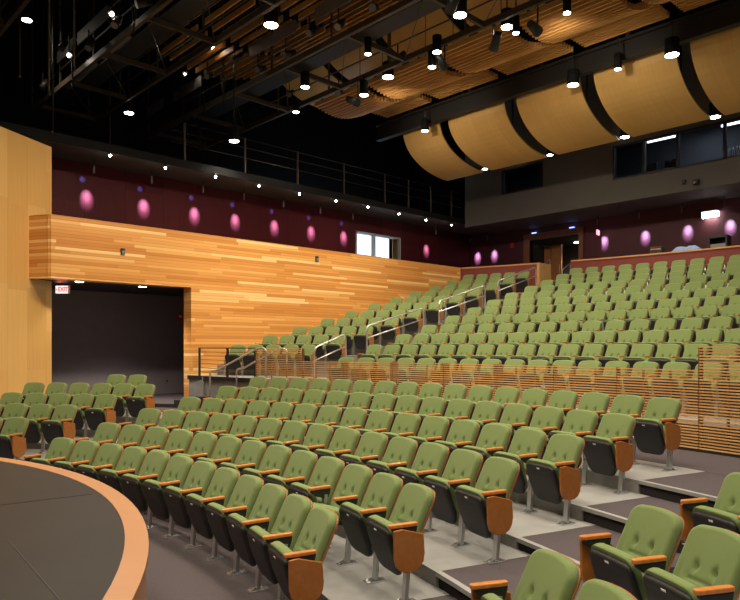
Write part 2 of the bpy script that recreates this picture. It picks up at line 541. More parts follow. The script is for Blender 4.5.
def tuft(x, s):
    e = 0.0
    for cx in (-0.078, 0.078):
        r2 = ((x - cx) / 0.021) ** 2 + ((s - 0.235) / 0.024) ** 2
        e -= 0.036 * math.exp(-r2)
        r3 = ((x - cx) / 0.012) ** 2 + ((s - 0.19) / 0.05) ** 2
        e -= 0.008 * math.exp(-r3)
    e -= 0.013 * math.exp(-((s - 0.150) / 0.010) ** 2)
    return e


out_b = rounded_outline(0.243, 0.230, 0.0, BL - 0.012, 0.04, 0.095, 8, 0.012)
me_back = puffed(out_b, bframe, 0.075, 0.0, 20, 0.7, tuft).mesh('backrest', GREEN)
out_s = rounded_outline(0.2455, 0.2325, -0.03, BL - 0.008, 0.04, 0.10, 8, 0.012)
m = MB()
for o, (d0, d1) in ((out_s, (-0.014, 0.002)),):
    n = len(o)
    vs = [bframe(x, s, d0) for x, s in o] + [bframe(x, s, d1) for x, s in o]
    m.add(vs, [(i, (i + 1) % n, n + (i + 1) % n, n + i) for i in range(n)], 0, True)
    m.add(vs, [tuple(range(n - 1, -1, -1)), tuple(range(n, 2 * n))])
me_shell = m.mesh('back_shell', PANELWOOD)

# folded seat: plane from hinge (bottom) to lip (top)


def seat_meshes(p0, p1, tag_):
    d = (p1 - p0); L = d.length; d = d.normalized()
    nn = Vector((0, d.z, -d.y))            # shell side (front/down)
    def fr(x, s, t):
        q = p0 + d * s + nn * t
        return (x, q.y, q.z)
    def frb(x, s, t):
        q = p0 + d * s - nn * t
        return (-x, q.y, q.z)
    o = rounded_outline(0.195, 0.216, 0, L, 0.09, 0.05, 6, 0.004)
    groove = lambda x, s: -0.006 * math.exp(-((s - L * 0.86) / 0.010) ** 2) + 0.012 * math.sin(PI * max(0, min(1, s / L)))
    a = puffed(o, fr, 0.040, 0.0, 8, 0.8, groove).mesh('seat_' + tag_, BLACKP)
    o2 = rounded_outline(0.19, 0.214, 0.01, L + 0.028, 0.09, 0.06, 6, 0.004)
    b = puffed(o2, frb, 0.085, 0.004, 6, 0.8).mesh('cushion_' + tag_, GREEN)
    q = p0 + d * (L - 0.030)
    # small white plate on the front lip of the shell
    c = MB()
    c.box((-0.020, -0.008, -0.004), (0.020, 0.008, 0.004), 0, Matrix.Translation(q + nn * 0.038) @ Matrix.Rotation(-math.atan2(nn.z, nn.y) * -1 - PI / 2, 4, 'X'))
    return a, b, c.mesh('white_plate', WHITE)


me_seat, me_cush, me_plate = seat_meshes(Vector((0, 0.262, 0.175)), Vector((0, 0.405, 0.585)), 'up')
me_seat_dn, me_cush_dn, me_plate_dn = seat_meshes(Vector((0, 0.16, 0.36)), Vector((0, 0.60, 0.475)), 'down')

ARM_X = -0.279


def rounded_bar(pts_w, z0, z1, x, mi=0):
    """plan outline from (y, halfwidth) list -> extruded prism around x"""
    poly = [(x - w, y) for y, w in pts_w] + [(x + w, y) for y, w in reversed(pts_w)]
    return MB().prism(poly, z0, z1)


def arm_mesh(x):
    me = rounded_bar([(0.188, 0.018), (0.20, 0.023), (0.25, 0.0265), (0.42, 0.0265), (0.442, 0.022), (0.452, 0.012)], 0.618, 0.648, x).mesh('armrest', ARMWOOD)
    bevel_mesh(me, 0.007, 2)
    return me


def bracket_mesh(x):
    prof = [(0.19, 0.618), (0.43, 0.618), (0.42, 0.59), (0.36, 0.55), (0.25, 0.515), (0.215, 0.53), (0.20, 0.57)]
    n = len(prof)
    vs = [(x - 0.019, y, z) for y, z in prof] + [(x + 0.019, y, z) for y, z in prof]
    me = MB().add(vs, [tuple(range(n)), tuple(range(2 * n - 1, n - 1, -1))] + [(i, (i + 1) % n, n + (i + 1) % n, n + i) for i in range(n)]).mesh('arm_bracket', BLACKP)
    bevel_mesh(me, 0.008, 2)
    return me


def standard_mesh(x):
    m = MB()
    a, b = Vector((x, 0.255, 0.56)), Vector((x, 0.305, 0.015))
    m.bar(a, b, 0.034, 0.058)
    m.tube([(x - 0.024, 0.285, 0.345), (x + 0.024, 0.285, 0.345)], 0.022, 10)
    m.bar((x, 0.26, 0.42), (x, 0.275, 0.30), 0.045, 0.03)
    return m.mesh('pedestal', CHROME)


def foot_mesh(x):
    m = MB()
    m.box((x - 0.042, 0.205, 0.0), (x + 0.042, 0.405, 0.012))
    vs = [(x - 0.036, 0.225, 0.012), (x + 0.036, 0.225, 0.012), (x + 0.036, 0.385, 0.012), (x - 0.036, 0.385, 0.012),
          (x - 0.022, 0.265, 0.034), (x + 0.022, 0.265, 0.034), (x + 0.022, 0.345, 0.034), (x - 0.022, 0.345, 0.034)]
    m.add(vs, [(4, 5, 6, 7), (0, 1, 5, 4), (1, 2, 6, 5), (2, 3, 7, 6), (3, 0, 4, 7), (3, 2, 1, 0)])
    return m.mesh('foot_plate', CHROME2)


def panel_mesh(x, out):
    prof = [(0.425, 0.605), (0.35, 0.612), (0.150, 0.555), (0.138, 0.40), (0.148, 0.335), (0.18, 0.285), (0.23, 0.258), (0.31, 0.253), (0.365, 0.272), (0.402, 0.31), (0.420, 0.37)]
    n = len(prof); x1 = x + out * 0.026
    vs = [(x, y, z) for y, z in prof] + [(x1, y, z) for y, z in prof]
    me = MB().add(vs, [tuple(range(n)), tuple(range(2 * n - 1, n - 1, -1))] + [(i, (i + 1) % n, n + (i + 1) % n, n + i) for i in range(n)]).mesh('end_panel', PANELWOOD)
    bevel_mesh(me, 0.007, 2)
    return me


me_arm = {s: arm_mesh(s * 0.276) for s in (-1, 1)}
me_brk = {s: bracket_mesh(s * 0.276) for s in (-1, 1)}
me_std = {s: standard_mesh(s * 0.276) for s in (-1, 1)}
me_foot = {s: foot_mesh(s * 0.276) for s in (-1, 1)}
me_pan = {s: panel_mesh(s * 0.298, s) for s in (-1, 1)}


def make_seat(full=True, arms=(-1,), panels=(), down=False):
    t = thing('theatre_seat')
    b = link('backrest', me_back, t)
    link('back_shell', me_shell, b)
    s = link('seat', me_seat_dn if down else me_seat, t)
    link('cushion', me_cush_dn if down else me_cush, s)
    if full:
        link('white_plate', me_plate_dn if down else me_plate, s)
    for a in arms:
        ar = link('armrest', me_arm[a], t)
        if full: link('arm_bracket', me_brk[a], ar)
        pd = link('pedestal', me_std[a], t)
        if full: link('foot_plate', me_foot[a], pd)
        if a in panels:
            link('end_panel', me_pan[a], t)
    return t


PROTO = {}
NSEAT = 0


def place_seat(R, ang, z, label, group, full=True, arms=(-1,), panels=(), down=False, pitch=0.56):
    global NSEAT
    key = (full, arms, panels, down)
    if key not in PROTO:
        PROTO[key] = make_seat(*key); o = PROTO[key]
    else:
        o = copy_tree(PROTO[key])
    o.location = pol(R, ang, z); o.rotation_euler = (0, 0, R_(ang) + PI / 2)
    o.scale = (min(1.0, pitch / 0.56), 1, 1)
    tag(o, label, 'theatre seat', group)
    NSEAT += 1
    return o


ROWN = ['front', 'second', 'third', 'fourth', 'fifth', 'top']
for k in range(6):
    for i in range(LN[k]):
        ang = LA[k] - math.degrees(i * LS[k] / LR[k])
        j = LN[k] - i                      # counted from the stepped aisle
        first, last = i == 0, i == LN[k] - 1
        arms = (-1, 1) if first else (-1,)
        pans = (1,) if first else ((-1,) if last else ())
        down = (k == 1 and i == 10)
        if last: lab = f'green tufted theatre seat with wood end panel, {ROWN[k]} lower row, on the stepped aisle'
        elif down: lab = f'green theatre seat with its seat half lowered, {ROWN[k]} lower row, near the stepped aisle'
        else: lab = f'green tufted theatre seat, {ROWN[k]} lower centre row above the stage, {ORD[j]} from the stepped aisle'
        place_seat(LR[k], ang, LZ[k], lab, 'seats in the lower centre block', True, arms, pans, down, LS[k])

# block across the stepped aisle (nearest to the viewer)
for k, angs, nm in ((1, (-27.4, -30.4), 'lowest'), (2, (-25.75, -28.5), 'middle'), (3, (-24.45, -26.95), 'upper'), (4, (-23.2,), 'topmost')):
    for i, a in enumerate(angs):
        lab = f'large green theatre seat across the stepped aisle, {nm} row, ' + ('its arm beside the steps' if i == 0 else 'second from the steps')
        place_seat(LR[k] + 0.04, a, LZ[k] - FGD, lab, 'seats across the stepped aisle', True, (-1, 1) if i == 0 else (-1,), (1,) if i == 0 else ())

# small block in front of the dark exit recess
for k, ex, ey, n_ in ((1, 18, 417.6, 3), (2, 67, 404.5, 5), (3, 107.4, 393.9, 6), (4, 146.4, 383.8, 6), (5, 138.3, 374, 2)):
    q = at_R(ex, ey, LR[k]); a0 = math.degrees(math.atan2(q.y, q.x))
    for i in range(n_):
        ang = a0 + math.degrees(i * 0.562 / LR[k])
        lab = f'green theatre seat before the dark exit recess, {ORD[k]} row up, {ORD[i + 1]} from end panel'
        place_seat(LR[k], ang, LZ[k], lab, 'seats before the dark exit recess', True, (-1, 1) if i == n_ - 1 else (-1,), (-1,) if i == 0 else ())

# upper centre bank
for k in range(12):
    i = 0
    while True:
        ang = UA[k] - math.degrees(i * US[k] / UR[k])
        x, y, d = proj(pol(UR[k], ang, UZ[k] + 0.7))
        if x > 748: break
        lab = f'green theatre seat in upper centre bank, {ORD[k + 1]} row above slatted rail, {ORD[i + 1]} from handrail aisle'
        place_seat(UR[k], ang, UZ[k], lab, 'seats in the upper centre bank', False, (-1, 1) if i == 0 else (-1,), (1,) if i == 0 else (), False, US[k])
        i += 1

# upper side bank along the plank wall
for k in range(1, 12):
    vl = 9.33
    a0 = math.degrees(math.asin(vl / UR[k]))
    for i in range(5):
        ang = a0 - math.degrees(i * 0.563 / UR[k])
        lab = f'green theatre seat in side bank, {ORD[k]} row up from black railing, {ORD[i + 1]} from plank wall'
        place_seat(UR[k], ang, UZ[k], lab, 'seats in the side bank along the plank wall', False, (-1, 1) if i == 0 else (-1,), (-1,) if i == 4 else ())
print('SEATS', NSEAT)

# ------------------------------------------------------------------ slatted rail along the cross aisle


def slat_panel(a0, a1, z0, z1, root):
    m = MB(); z = z0
    n = max(2, int(abs(a1 - a0) / 1.0))
    while z < z1 - 0.01:
        m.sector(16.485, 16.51, a0, a1, z, z + 0.021, step=1.0)
        z += 0.0435
    m.build('slats', SLATWOOD, root)


edges = [23.43, 18.86, 14.8, 10.2, 5.7, 1.3, -2.98, -7.24, -12.05, -16.5]
sr = thing('slatted_guard_rail', pol(16.5, 5, 0.633))
tag(sr, 'long curved guard rail of horizontal wood slats in front of the upper bank', 'guard rail')
sr.location = (0, 0, 0)
for i in range(len(edges) - 1):
    a0, a1 = edges[i], edges[i + 1]
    top = 2.13 if i == 0 else (2.17 if i == len(edges) - 2 else 1.855)
    slat_panel(a1 + 0.03, a0 - 0.03, 0.68, top, sr)
for i, a in enumerate(edges):
    top = 2.13 if i < 2 else (2.17 if i >= len(edges) - 2 else 1.84)
    m = MB(); wdt = 0.20 if 1 < i < 6 else 0.05
    da = math.degrees(wdt / 2 / 16.5)
    m.sector(16.515, 16.56, a - da, a + da, 0.676, top, step=0.5)
    m.build('post', SLATPOST, sr)
for a0, a1 in zip(edges[:-1], edges[1:]):
    m = MB()
    for f_ in (0.33, 0.66):
        a = a0 + (a1 - a0) * f_
        m.sector(16.512, 16.53, a - 0.06, a + 0.06, 0.66, 1.80, step=0.2)
    m.build('slat_stud', SLATPOST, sr)
m = MB().sector(16.48, 16.57, -16.5, 23.43, 0.638, 0.675, step=1.0)
m.build('base_rail', BLACK2, sr)

# ------------------------------------------------------------------ handrails


def hrail(pts, label, mid=None, posts=(), name='handrail', r=0.022):
    """bent tube rail through pts with rounded bends"""
    pts = [Vector(q) for q in pts]
    path = [pts[0]]
    for i in range(1, len(pts) - 1):
        a, b, c = pts[i - 1], pts[i], pts[i + 1]
        rr = min(0.13, (a - b).length / 2.2, (c - b).length / 2.2)
        p0 = b + (a - b).normalized() * rr; p1 = b + (c - b).normalized() * rr
        for t in (0, 0.25, 0.5, 0.75, 1):
            path.append(p0 * (1 - t) ** 2 + b * 2 * t * (1 - t) + p1 * t * t)
    path.append(pts[-1])
    t = thing(name, pts[0]); t.location = (0, 0, 0)
    tag(t, label, 'handrail')
    MB().tube(path, r).build('top_tube', STEEL, t)
    if mid:
        MB().tube(mid, r * 0.9).build('mid_tube', STEEL, t)
    for a, b in posts:
        MB().tube([a, b], r * 0.9).build('post', STEEL, t)
    return t


def floor_u(R):
    k = 0
    while k < 11 and R > UR[k] + 0.03: k += 1
    return UZ[k]


names = ['lowest stainless handrail in the aisle beside the plank-wall seats',
         'second stainless handrail up the aisle beside the plank-wall seats',
         'third stainless handrail up the aisle beside the plank-wall seats',
         'uppermost stainless aisle handrail, below the portal doors']
V_R = 6.45
for nm, a, b in zip(names, ((314.5, 348), (366.8, 326), (439, 301), (498, 281)), ((345.7, 334), (423.5, 308), (485, 285.5), (536, 267))):
    A, B = at_v(*a, V_R), at_v(*b, V_R)
    fa, fb = floor_u(math.hypot(A.x, A.y)), floor_u(math.hypot(B.x, B.y))
    A.z = max(A.z, fa + 0.8); B.z = max(B.z, fb + 0.8)
    hrail([(A.x, A.y, fa), A, B, (B.x, B.y, fb)], nm, mid=[A + Vector((0, 0, -0.34)), B + Vector((0, 0, -0.34))])
# stair rails by the black railing
for nm, R, a, b in (('stainless stair rail in front of the slatted rail end, nearer one', 16.22, (210, 371), (258, 348)),
                    ('stainless stair rail close to the concrete wall under black railing', 16.98, (236.5, 369), (279, 348.5))):
    A, B = at_R(*a, R), at_R(*b, R)
    e = (B - A).normalized(); e.z = 0; e.normalize()
    A2 = A + e * 0.18
    C2 = B + e * 0.22
    zf = 0.631
    hrail([(A.x, A.y, zf), A, (A2.x, A2.y, A.z + 0.01), B, (C2.x, C2.y, B.z), (C2.x, C2.y, 1.0 if R < 16.5 else 1.03)], nm)
# rails up to the portal
A, B = at_u(537, 270, 29.7), at_u(550, 259, 31.2)
hrail([(A.x, A.y, 4.40), A, B, (B.x, B.y, 4.40)], 'short stainless rail sloping beside the light wood parapet end')
A, B = at_u(562, 270, 29.7), at_u(570.5, 263, 30.6)
hrail([(A.x, A.y, 4.40), A, B, (B.x, B.y, 4.40)], 'short stainless rail at the end of the long red parapet')

# black railing on the concrete platform of the side bank
br = thing('black_railing'); tag(br, 'black metal railing with horizontal bars on the concrete platform edge', 'railing')
PQ0, PQ1 = Vector((15.40, 9.80, 0)), Vector((15.48, 7.05, 0))
for f_ in (0.0, 0.52, 0.98):
    q = PQ0.lerp(PQ1, f_)
    MB().box((q.x - 0.025, q.y - 0.025, UZ[1]), (q.x + 0.025, q.y + 0.025, 2.15)).build('post', BLACK2, br)
for z in (1.47, 1.58, 1.70, 1.81, 1.92, 2.03):
    MB().bar(PQ0 + Vector((0, 0, z)), PQ1 + Vector((0, 0, z)), 0.012).build('bar', BLACK2, br)
MB().bar(PQ0 + Vector((0, 0, 2.14)), PQ1 + Vector((0, 0, 2.14)), 0.04, 0.025).build('top_bar', BLACK2, br)
m = MB().prism([(15.10, WALL_V), (15.40, 6.9), (15.46, 6.9), (15.16, WALL_V)], UZ[1] - 0.09, UZ[1] + 0.02)
struct(m.build('trim_platform_edge', BLACK2))

# ------------------------------------------------------------------ plank wall, soffit and recess
A_ = (11.45, 9.95); B_ = (11.13, 10.52)
m = MB()
m.prism([(11.46, 9.95), (15.22, 9.95), (15.22, 10.38), (11.3, 10.38)], 3.86, 5.42)
m.prism([(15.22, 9.95), (27.42, 9.95), (27.42, 10.38), (15.22, 10.38)], 0.0, 5.42)
struct(m.build('wall_plank', WALLWOOD))
m = MB(); m.prism([A_, B_, (11.35, 10.60), (11.40, 10.0)], 3.862, 5.418)
struct(m.build('wall_plank_end', WALLWOOD))
m = MB(); m.prism([(11.21, 10.381), (27.42, 10.381), (27.42, 13.3), (11.6, 13.3), (11.0, 10.8)], 3.87, 4.30)
struct(m.build('ceiling_recess', BLACK2))
m = MB().box((10.5, PURP_V, 0.0), (19.0, PURP_V + 0.2, 4.3)); struct(m.build('wall_recess', DARKWALL))
m = MB().box((18.6, 10.4, 0.0), (18.8, PURP_V, 4.3)); struct(m.build('wall_recess_side', DARKWALL))

# splay wall of vertical wood panels
dx, dy = 0.85, 0.5268
nx, ny = -0.5268, 0.85
E0 = Vector((11.79, 10.93)); E1 = E0 - Vector((dx, dy)) * 7.0
m = MB().prism([tuple(E0), tuple(E1), tuple(E1 + Vector((nx, ny)) * 0.35), tuple(E0 + Vector((nx, ny)) * 0.35)], 0.0, 7.34)
struct(m.build('wall_proscenium', PANELW))

# purple gallery wall with window
WU0, WU1, WZ0, WZ1 = 24.55, 27.25, 5.0, 7.03
m = MB()
m.box((10.5, PURP_V, 4.3), (WU0, PURP_V + 0.2, SOFFIT_Z)); m.box((WU1, PURP_V, 4.3), (BACK_U + 0.2, PURP_V + 0.2, SOFFIT_Z))
m.box((WU0, PURP_V, 4.3), (WU1, PURP_V + 0.2, WZ0)); m.box((WU0, PURP_V, WZ1), (WU1, PURP_V + 0.2, SOFFIT_Z))
struct(m.build('wall_gallery', PURPLE))
wn = thing('window_1'); struct(wn)
m = MB()
for a, b in (((WU0, WZ0), (WU0 + 0.07, WZ1)), ((WU1 - 0.07, WZ0), (WU1, WZ1)), ((WU0, WZ1 - 0.08), (WU1, WZ1)), ((WU0, WZ0), (WU1, WZ0 + 0.08)), ((25.62, WZ0), (25.69, WZ1))):
    m.box((a[0], PURP_V - 0.04, a[1]), (b[0], PURP_V + 0.16, b[1]))
m.build('window_frame', mat('window_frame_grey', (0.45, 0.5, 0.56), 0.4), wn)
m = MB().box((WU0, PURP_V + 0.09, WZ0), (WU1, PURP_V + 0.10, WZ1)); m.build('window_glass', GLASS, wn)
m = MB()
m.box((WU0 - 1.5, PURP_V + 2.2, 4.3), (WU1 + 1.5, PURP_V + 2.3, 7.6))
struct(m.build('wall_corridor', CORR))  # back wall itself glows, standing in for a lit corridor
m = MB()
for z in (5.75, 6.0, 6.25): m.box((WU0 + 0.1, PURP_V + 1.1, z), (WU1 - 0.1, PURP_V + 1.13, z + 0.03))
for u in (24.9, 25.9, 26.7): m.box((u, PURP_V + 1.1, 4.3), (u + 0.05, PURP_V + 1.15, 6.28))
m.box((26.9, PURP_V + 0.12, 4.3), (27.25, PURP_V + 0.16, 7.2), 1)
tag(m.build('corridor_railing', [TRAY, LTWOOD]), 'pale corridor railing seen through the bright gallery window', 'railing')

# soffit over the gallery and the rear aisle
m = MB()
m.box((10.0, 11.7, SOFFIT_Z), (BACK_U + 0.2, PURP_V + 0.2, SOFFIT_Z + 0.14)); m.box((30.0, -12, SOFFIT_Z - 0.1), (BACK_U + 0.2, 11.7, SOFFIT_Z + 0.14))
struct(m.build('ceiling_soffit', GREYWALL))
m = MB().box((10.0, 11.66, SOFFIT_Z + 0.0), (29.8, 11.70, SOFFIT_Z + 0.24)); struct(m.build('trim_soffit_edge', BLACK))

# rear purple wall with portal
PV0, PV1, PZ = 7.36, 9.86, 7.07
m = MB()
m.box((BACK_U, -12, 4.3), (BACK_U + 0.2, PV0, SOFFIT_Z)); m.box((BACK_U, PV1, 4.3), (BACK_U + 0.2, PURP_V, SOFFIT_Z)); m.box((BACK_U, PV0, PZ), (BACK_U + 0.2, PV1, SOFFIT_Z))
struct(m.build('wall_rear', PURPLE2))
d1 = thing('door_1'); struct(d1)
m = MB(); m.box((BACK_U - 0.12, PV0 - 0.2, 4.4), (BACK_U + 0.05, PV0, PZ + 0.28)); m.box((BACK_U - 0.12, PV1, 4.4), (BACK_U + 0.05, PV1 + 0.28, PZ + 0.28)); m.box((BACK_U - 0.12, PV0, PZ), (BACK_U + 0.05, PV1, PZ + 0.28))
m.build('portal_frame', FRAMEW, d1)
m = MB()
m.box((BACK_U + 0.05, PV1, 4.3), (35.2, PV1 + 0.1, PZ)); m.box((BACK_U + 0.05, PV0 - 0.1, 4.3), (35.2, PV0, PZ)); m.box((BACK_U + 0.05, PV0, PZ - 0.02), (35.2, PV1, PZ + 0.1)); m.box((35.0, PV0, 4.3), (35.2, PV1, PZ))
m.build('vestibule_shell', mat('vestibule_dark', (0.030, 0.032, 0.040), 0.6), d1)
for x0, x1 in ((542.5, 550.5), (552, 562)):
    a, b = at_u(x0, 260, 33.55), at_u(x1, 260, 33.55)
    lf = MB().box((33.5, b.y, 4.4), (33.58, a.y, 6.92)).build('door_leaf', DOORWOOD, d1)
    MB().box((33.44, b.y + 0.06, 5.6), (33.48, b.y + 0.09, 6.0)).build('door_handle', STEEL, lf)

# grey control booth wall with windows
W = [(7.63, 9.65, 8.73, 9.80), (-2.2, 4.62, 8.45, 9.73)]
m = MB(); zt = 13.0
GU = 29.8
m.box((GU, 9.65, SOFFIT_Z - 0.13), (GU + 0.2, 11.67, zt)); m.box((GU, 4.62, SOFFIT_Z - 0.13), (GU + 0.2, 7.63, zt)); m.box((GU, -12, SOFFIT_Z - 0.13), (GU + 0.2, -2.2, zt))
for v0, v1, z0, z1 in W:
    m.box((GU, v0, SOFFIT_Z - 0.13), (GU + 0.2, v1, z0)); m.box((GU, v0, z1), (GU + 0.2, v1, zt))
struct(m.build('wall_control_booth', GREYWALL))
m = MB().box((GU + 3.2, -12, SOFFIT_Z), (GU + 3.3, 11.7, 12)); m.box((GU + 0.2, 6.0, SOFFIT_Z), (GU + 3.2, 6.1, 12)); m.box((GU + 0.2, 11.6, SOFFIT_Z), (GU + 3.2, 11.7, 12)); m.box((GU + 0.2, -12, 10.6), (GU + 3.2, 11.6, 10.7))
struct(m.build('wall_booth_interior', DIMROOM))
for i, (v0, v1, z0, z1) in enumerate(W):
    wn = thing(f'window_{i + 2}'); struct(wn)
    m = MB(); t_ = 0.06
    m.box((GU - 0.03, v0, z0), (GU + 0.12, v1, z0 + t_)); m.box((GU - 0.03, v0, z1 - t_), (GU + 0.12, v1, z1)); m.box((GU - 0.03, v0, z0), (GU + 0.12, v0 + t_, z1)); m.box((GU - 0.03, v1 - t_, z0), (GU + 0.12, v1, z1))
    for v in ((3.45, 2.25, 0.72) if i else ()):
        m.box((GU - 0.03, v - 0.04, z0), (GU + 0.12, v + 0.04, z1))
    m.build('window_frame', BLACK2, wn)
    MB().box((GU + 0.05, v0, z0), (GU + 0.06, v1, z1)).build('window_glass', GLASS, wn)
for v in (6.9, 2.2, -1.0):
    add_light('AREA', 'booth_lamp', (31.6, v, 10.5), 22, (0.8, 0.9, 1.0), size=0.6)
# things inside the booth
for x, y, w_, h_, nm in ((661, 140, 1.05, 0.07, 'white fluorescent tube inside booth behind the second window pane'), (735, 124, 0.9, 0.07, 'white fluorescent tube inside the booth nearest the picture edge')):
    q = at_u(x, y, 31.4)
    tag(MB().box((31.38, q.y - w_ / 2, q.z), (31.44, q.y + w_ / 2, q.z + h_)).build('fluorescent_lamp', TUBE), nm, 'lamp', 'booth fluorescent tubes')
for x, y, nm in ((651, 167, 'dark computer monitor on the booth desk, nearer the small window'), (671, 165, 'dark computer monitor on the booth desk, nearer the mullion')):
    q = at_u(x, y, 30.5)
    t = thing('monitor', (q.x, q.y, 8.62)); tag(t, nm, 'monitor', 'monitors in the booth')
    MB().box((-0.03, -0.22, 0.1), (0.03, 0.22, 0.36)).build('screen', BLACK2, t)
    MB().box((-0.02, -0.03, 0.0), (0.02, 0.03, 0.12)).build('stand', BLACK2, t)
tag(MB().box((30.2, -2.2, 8.56), (30.9, 5.9, 8.62)).build('booth_desk', mat('desk_grey', (0.12, 0.12, 0.13), 0.5)), 'grey counter running along the inside of the booth window', 'desk')
q = at_u(733, 150, 31.0)
m = MB()
for i in range(5): m.tube([(31.0, q.y + 0.30 - 0.13 * i, 8.62), (31.0, q.y + 0.30 - 0.13 * i, 9.0 + 0.02 * i), (31.0, q.y + 0.25 - 0.13 * i, 9.08 + 0.02 * i)], 0.03, 6)
tag(m.build('conduit_cluster', WHITE), 'white vertical tubes standing on the booth counter', 'tubes')

# red parapet, two runs, wood caps
PR0, PR1 = 29.08, 29.22


def parapet(a0, a1, name):
    m = MB().sector(PR0, PR1, a0, a1, 4.0, 5.37, step=1)
    struct(m.build('wall_parapet_' + name, REDPAR))
    m = MB().sector(PR0 - 0.03, PR1 + 0.05, a0, a1, 5.37, 5.42, step=1)
    struct(m.build('trim_parapet_' + name, CAPWOOD))


qa = at_R(537, 262, PR0); qb = at_R(571, 259, PR0)
ang_l = math.degrees(math.atan2(qa.y, qa.x)); ang_r = math.degrees(math.atan2(qb.y, qb.x))
parapet(ang_l, lim_v(9.95)(29.1), 'side'); parapet(-16, ang_r, 'rear')
m = MB().box((qa.x - 0.02, qa.y - 0.12, 4.0), (at_v(551, 262, qa.y - 0.12).x, qa.y, 5.42)); struct(m.build('wall_parapet_return', LTWOOD))
m = MB().box((qb.x + 0.14, qb.y, 4.0), (30.6, qb.y + 0.10, 5.40)); struct(m.build('wall_parapet_return_rear', REDPAR))

# desk things behind the long parapet
tag(MB().sector(29.3, 30.1, -15, 9.5, 5.31, 5.36, step=2).build('mixing_desk', mat('desk_dark', (0.03, 0.025, 0.025), 0.5)), 'dark mixing counter behind the long red parapet', 'desk')
MBd = MB()
for a in (-14.5, -4, 9): MBd.sector(29.35, 30.05, a - 0.1, a + 0.1, 4.40, 5.31, step=1)
MBd.build('desk_leg', BLACK2, bpy.data.objects['mixing_desk'])


def desk_box(x0, x1, y1, name, label, z1, depth=0.35, cat='equipment case'):
    a, b = at_R(x0, y1, 29.55), at_R(x1, y1, 29.55)
    c = (a + b) / 2; ang = math.atan2(c.y, c.x); w = (a - b).length
    t = thing(name, (c.x, c.y, 5.36), ang); tag(t, label, cat)
    return t, w


t, w = desk_box(649, 662, 244, 'equipment_case', 'small black equipment case left of the blue cloth on the parapet desk', 0)
m = MB().box((0, -w / 2, 0), (0.4, w / 2, 0.36)); m.build('case_body', BLACK2, t, 0.02)
MB().box((-0.01, -w / 2 + 0.05, 0.25), (0.0, w / 2 - 0.05, 0.29)).build('handle', ARMWOOD, t)
t, w = desk_box(708, 727, 237, 'equipment_rack', 'black box-shaped equipment rack on the parapet desk beside the blue cloth', 0)
m = MB()
m.box((0, -w / 2, 0), (0.45, -w / 2 + 0.05, 0.52)); m.box((0, w / 2 - 0.05, 0), (0.45, w / 2, 0.52)); m.box((0, -w / 2, 0.46), (0.45, w / 2, 0.52)); m.box((0, -w / 2, 0), (0.45, w / 2, 0.05)); m.box((0.4, -w / 2, 0), (0.45, w / 2, 0.5))
m.build('case_body', BLACK2, t)
MB().box((0.06, -w / 2 + 0.06, 0.07), (0.36, w / 2 - 0.06, 0.26)).build('rack_unit', TRAY, t)
# draped blue cloth
a, b = at_R(670, 243, 29.6), at_R(704, 243, 29.6)
c = (a + b) / 2; w = (a - b).length; ang = math.atan2(c.y, c.x)
m = MB(); NX, NY = 26, 12; vs = []
for i in range(NX + 1):
    for j in range(NY + 1):
        x = -w / 2 + w * i / NX; yy = -0.3 + 0.6 * j / NY
        edge = min(1, 4.5 * min(i / NX, 1 - i / NX)) * min(1, 3 * min(j / NY, 1 - j / NY))
        hgt = 0.02 + 0.24 * edge ** 0.6 * (0.85 + 0.15 * math.sin(3.1 * x + 1)) + 0.02 * math.sin(9 * x + 5 * yy) * edge
        if i / NX < 0.45: hgt += 0.05 * edge
        vs.append((yy, x, hgt))
m.add(vs, [(i * (NY + 1) + j, (i + 1) * (NY + 1) + j, (i + 1) * (NY + 1) + j + 1, i * (NY + 1) + j + 1) for i in range(NX) for j in range(NY)], 0, True)
o = m.build('dust_cover', BLUECLOTH); o.location = (c.x, c.y, 5.355); o.rotation_euler = (0, 0, ang)
tag(o, 'crumpled pale blue cloth cover lying over gear on the parapet desk', 'cloth cover')

# ------------------------------------------------------------------ black outer shell
m = MB(); m.box((-8, 18, 0), (36, 18.3, 15)); struct(m.build('wall_stage_left', BLACK))
m = MB(); m.box((-8, -16, 14.6), (36, 18, 14.9)); struct(m.build('ceiling', BLACK))
m = MB(); m.box((33.6, -16, 7.8), (33.8, 18, 15)); struct(m.build('wall_rear_upper', BLACK))

# ------------------------------------------------------------------ catwalks and beams
CZ = H + 8.3
MATC = TRUSS


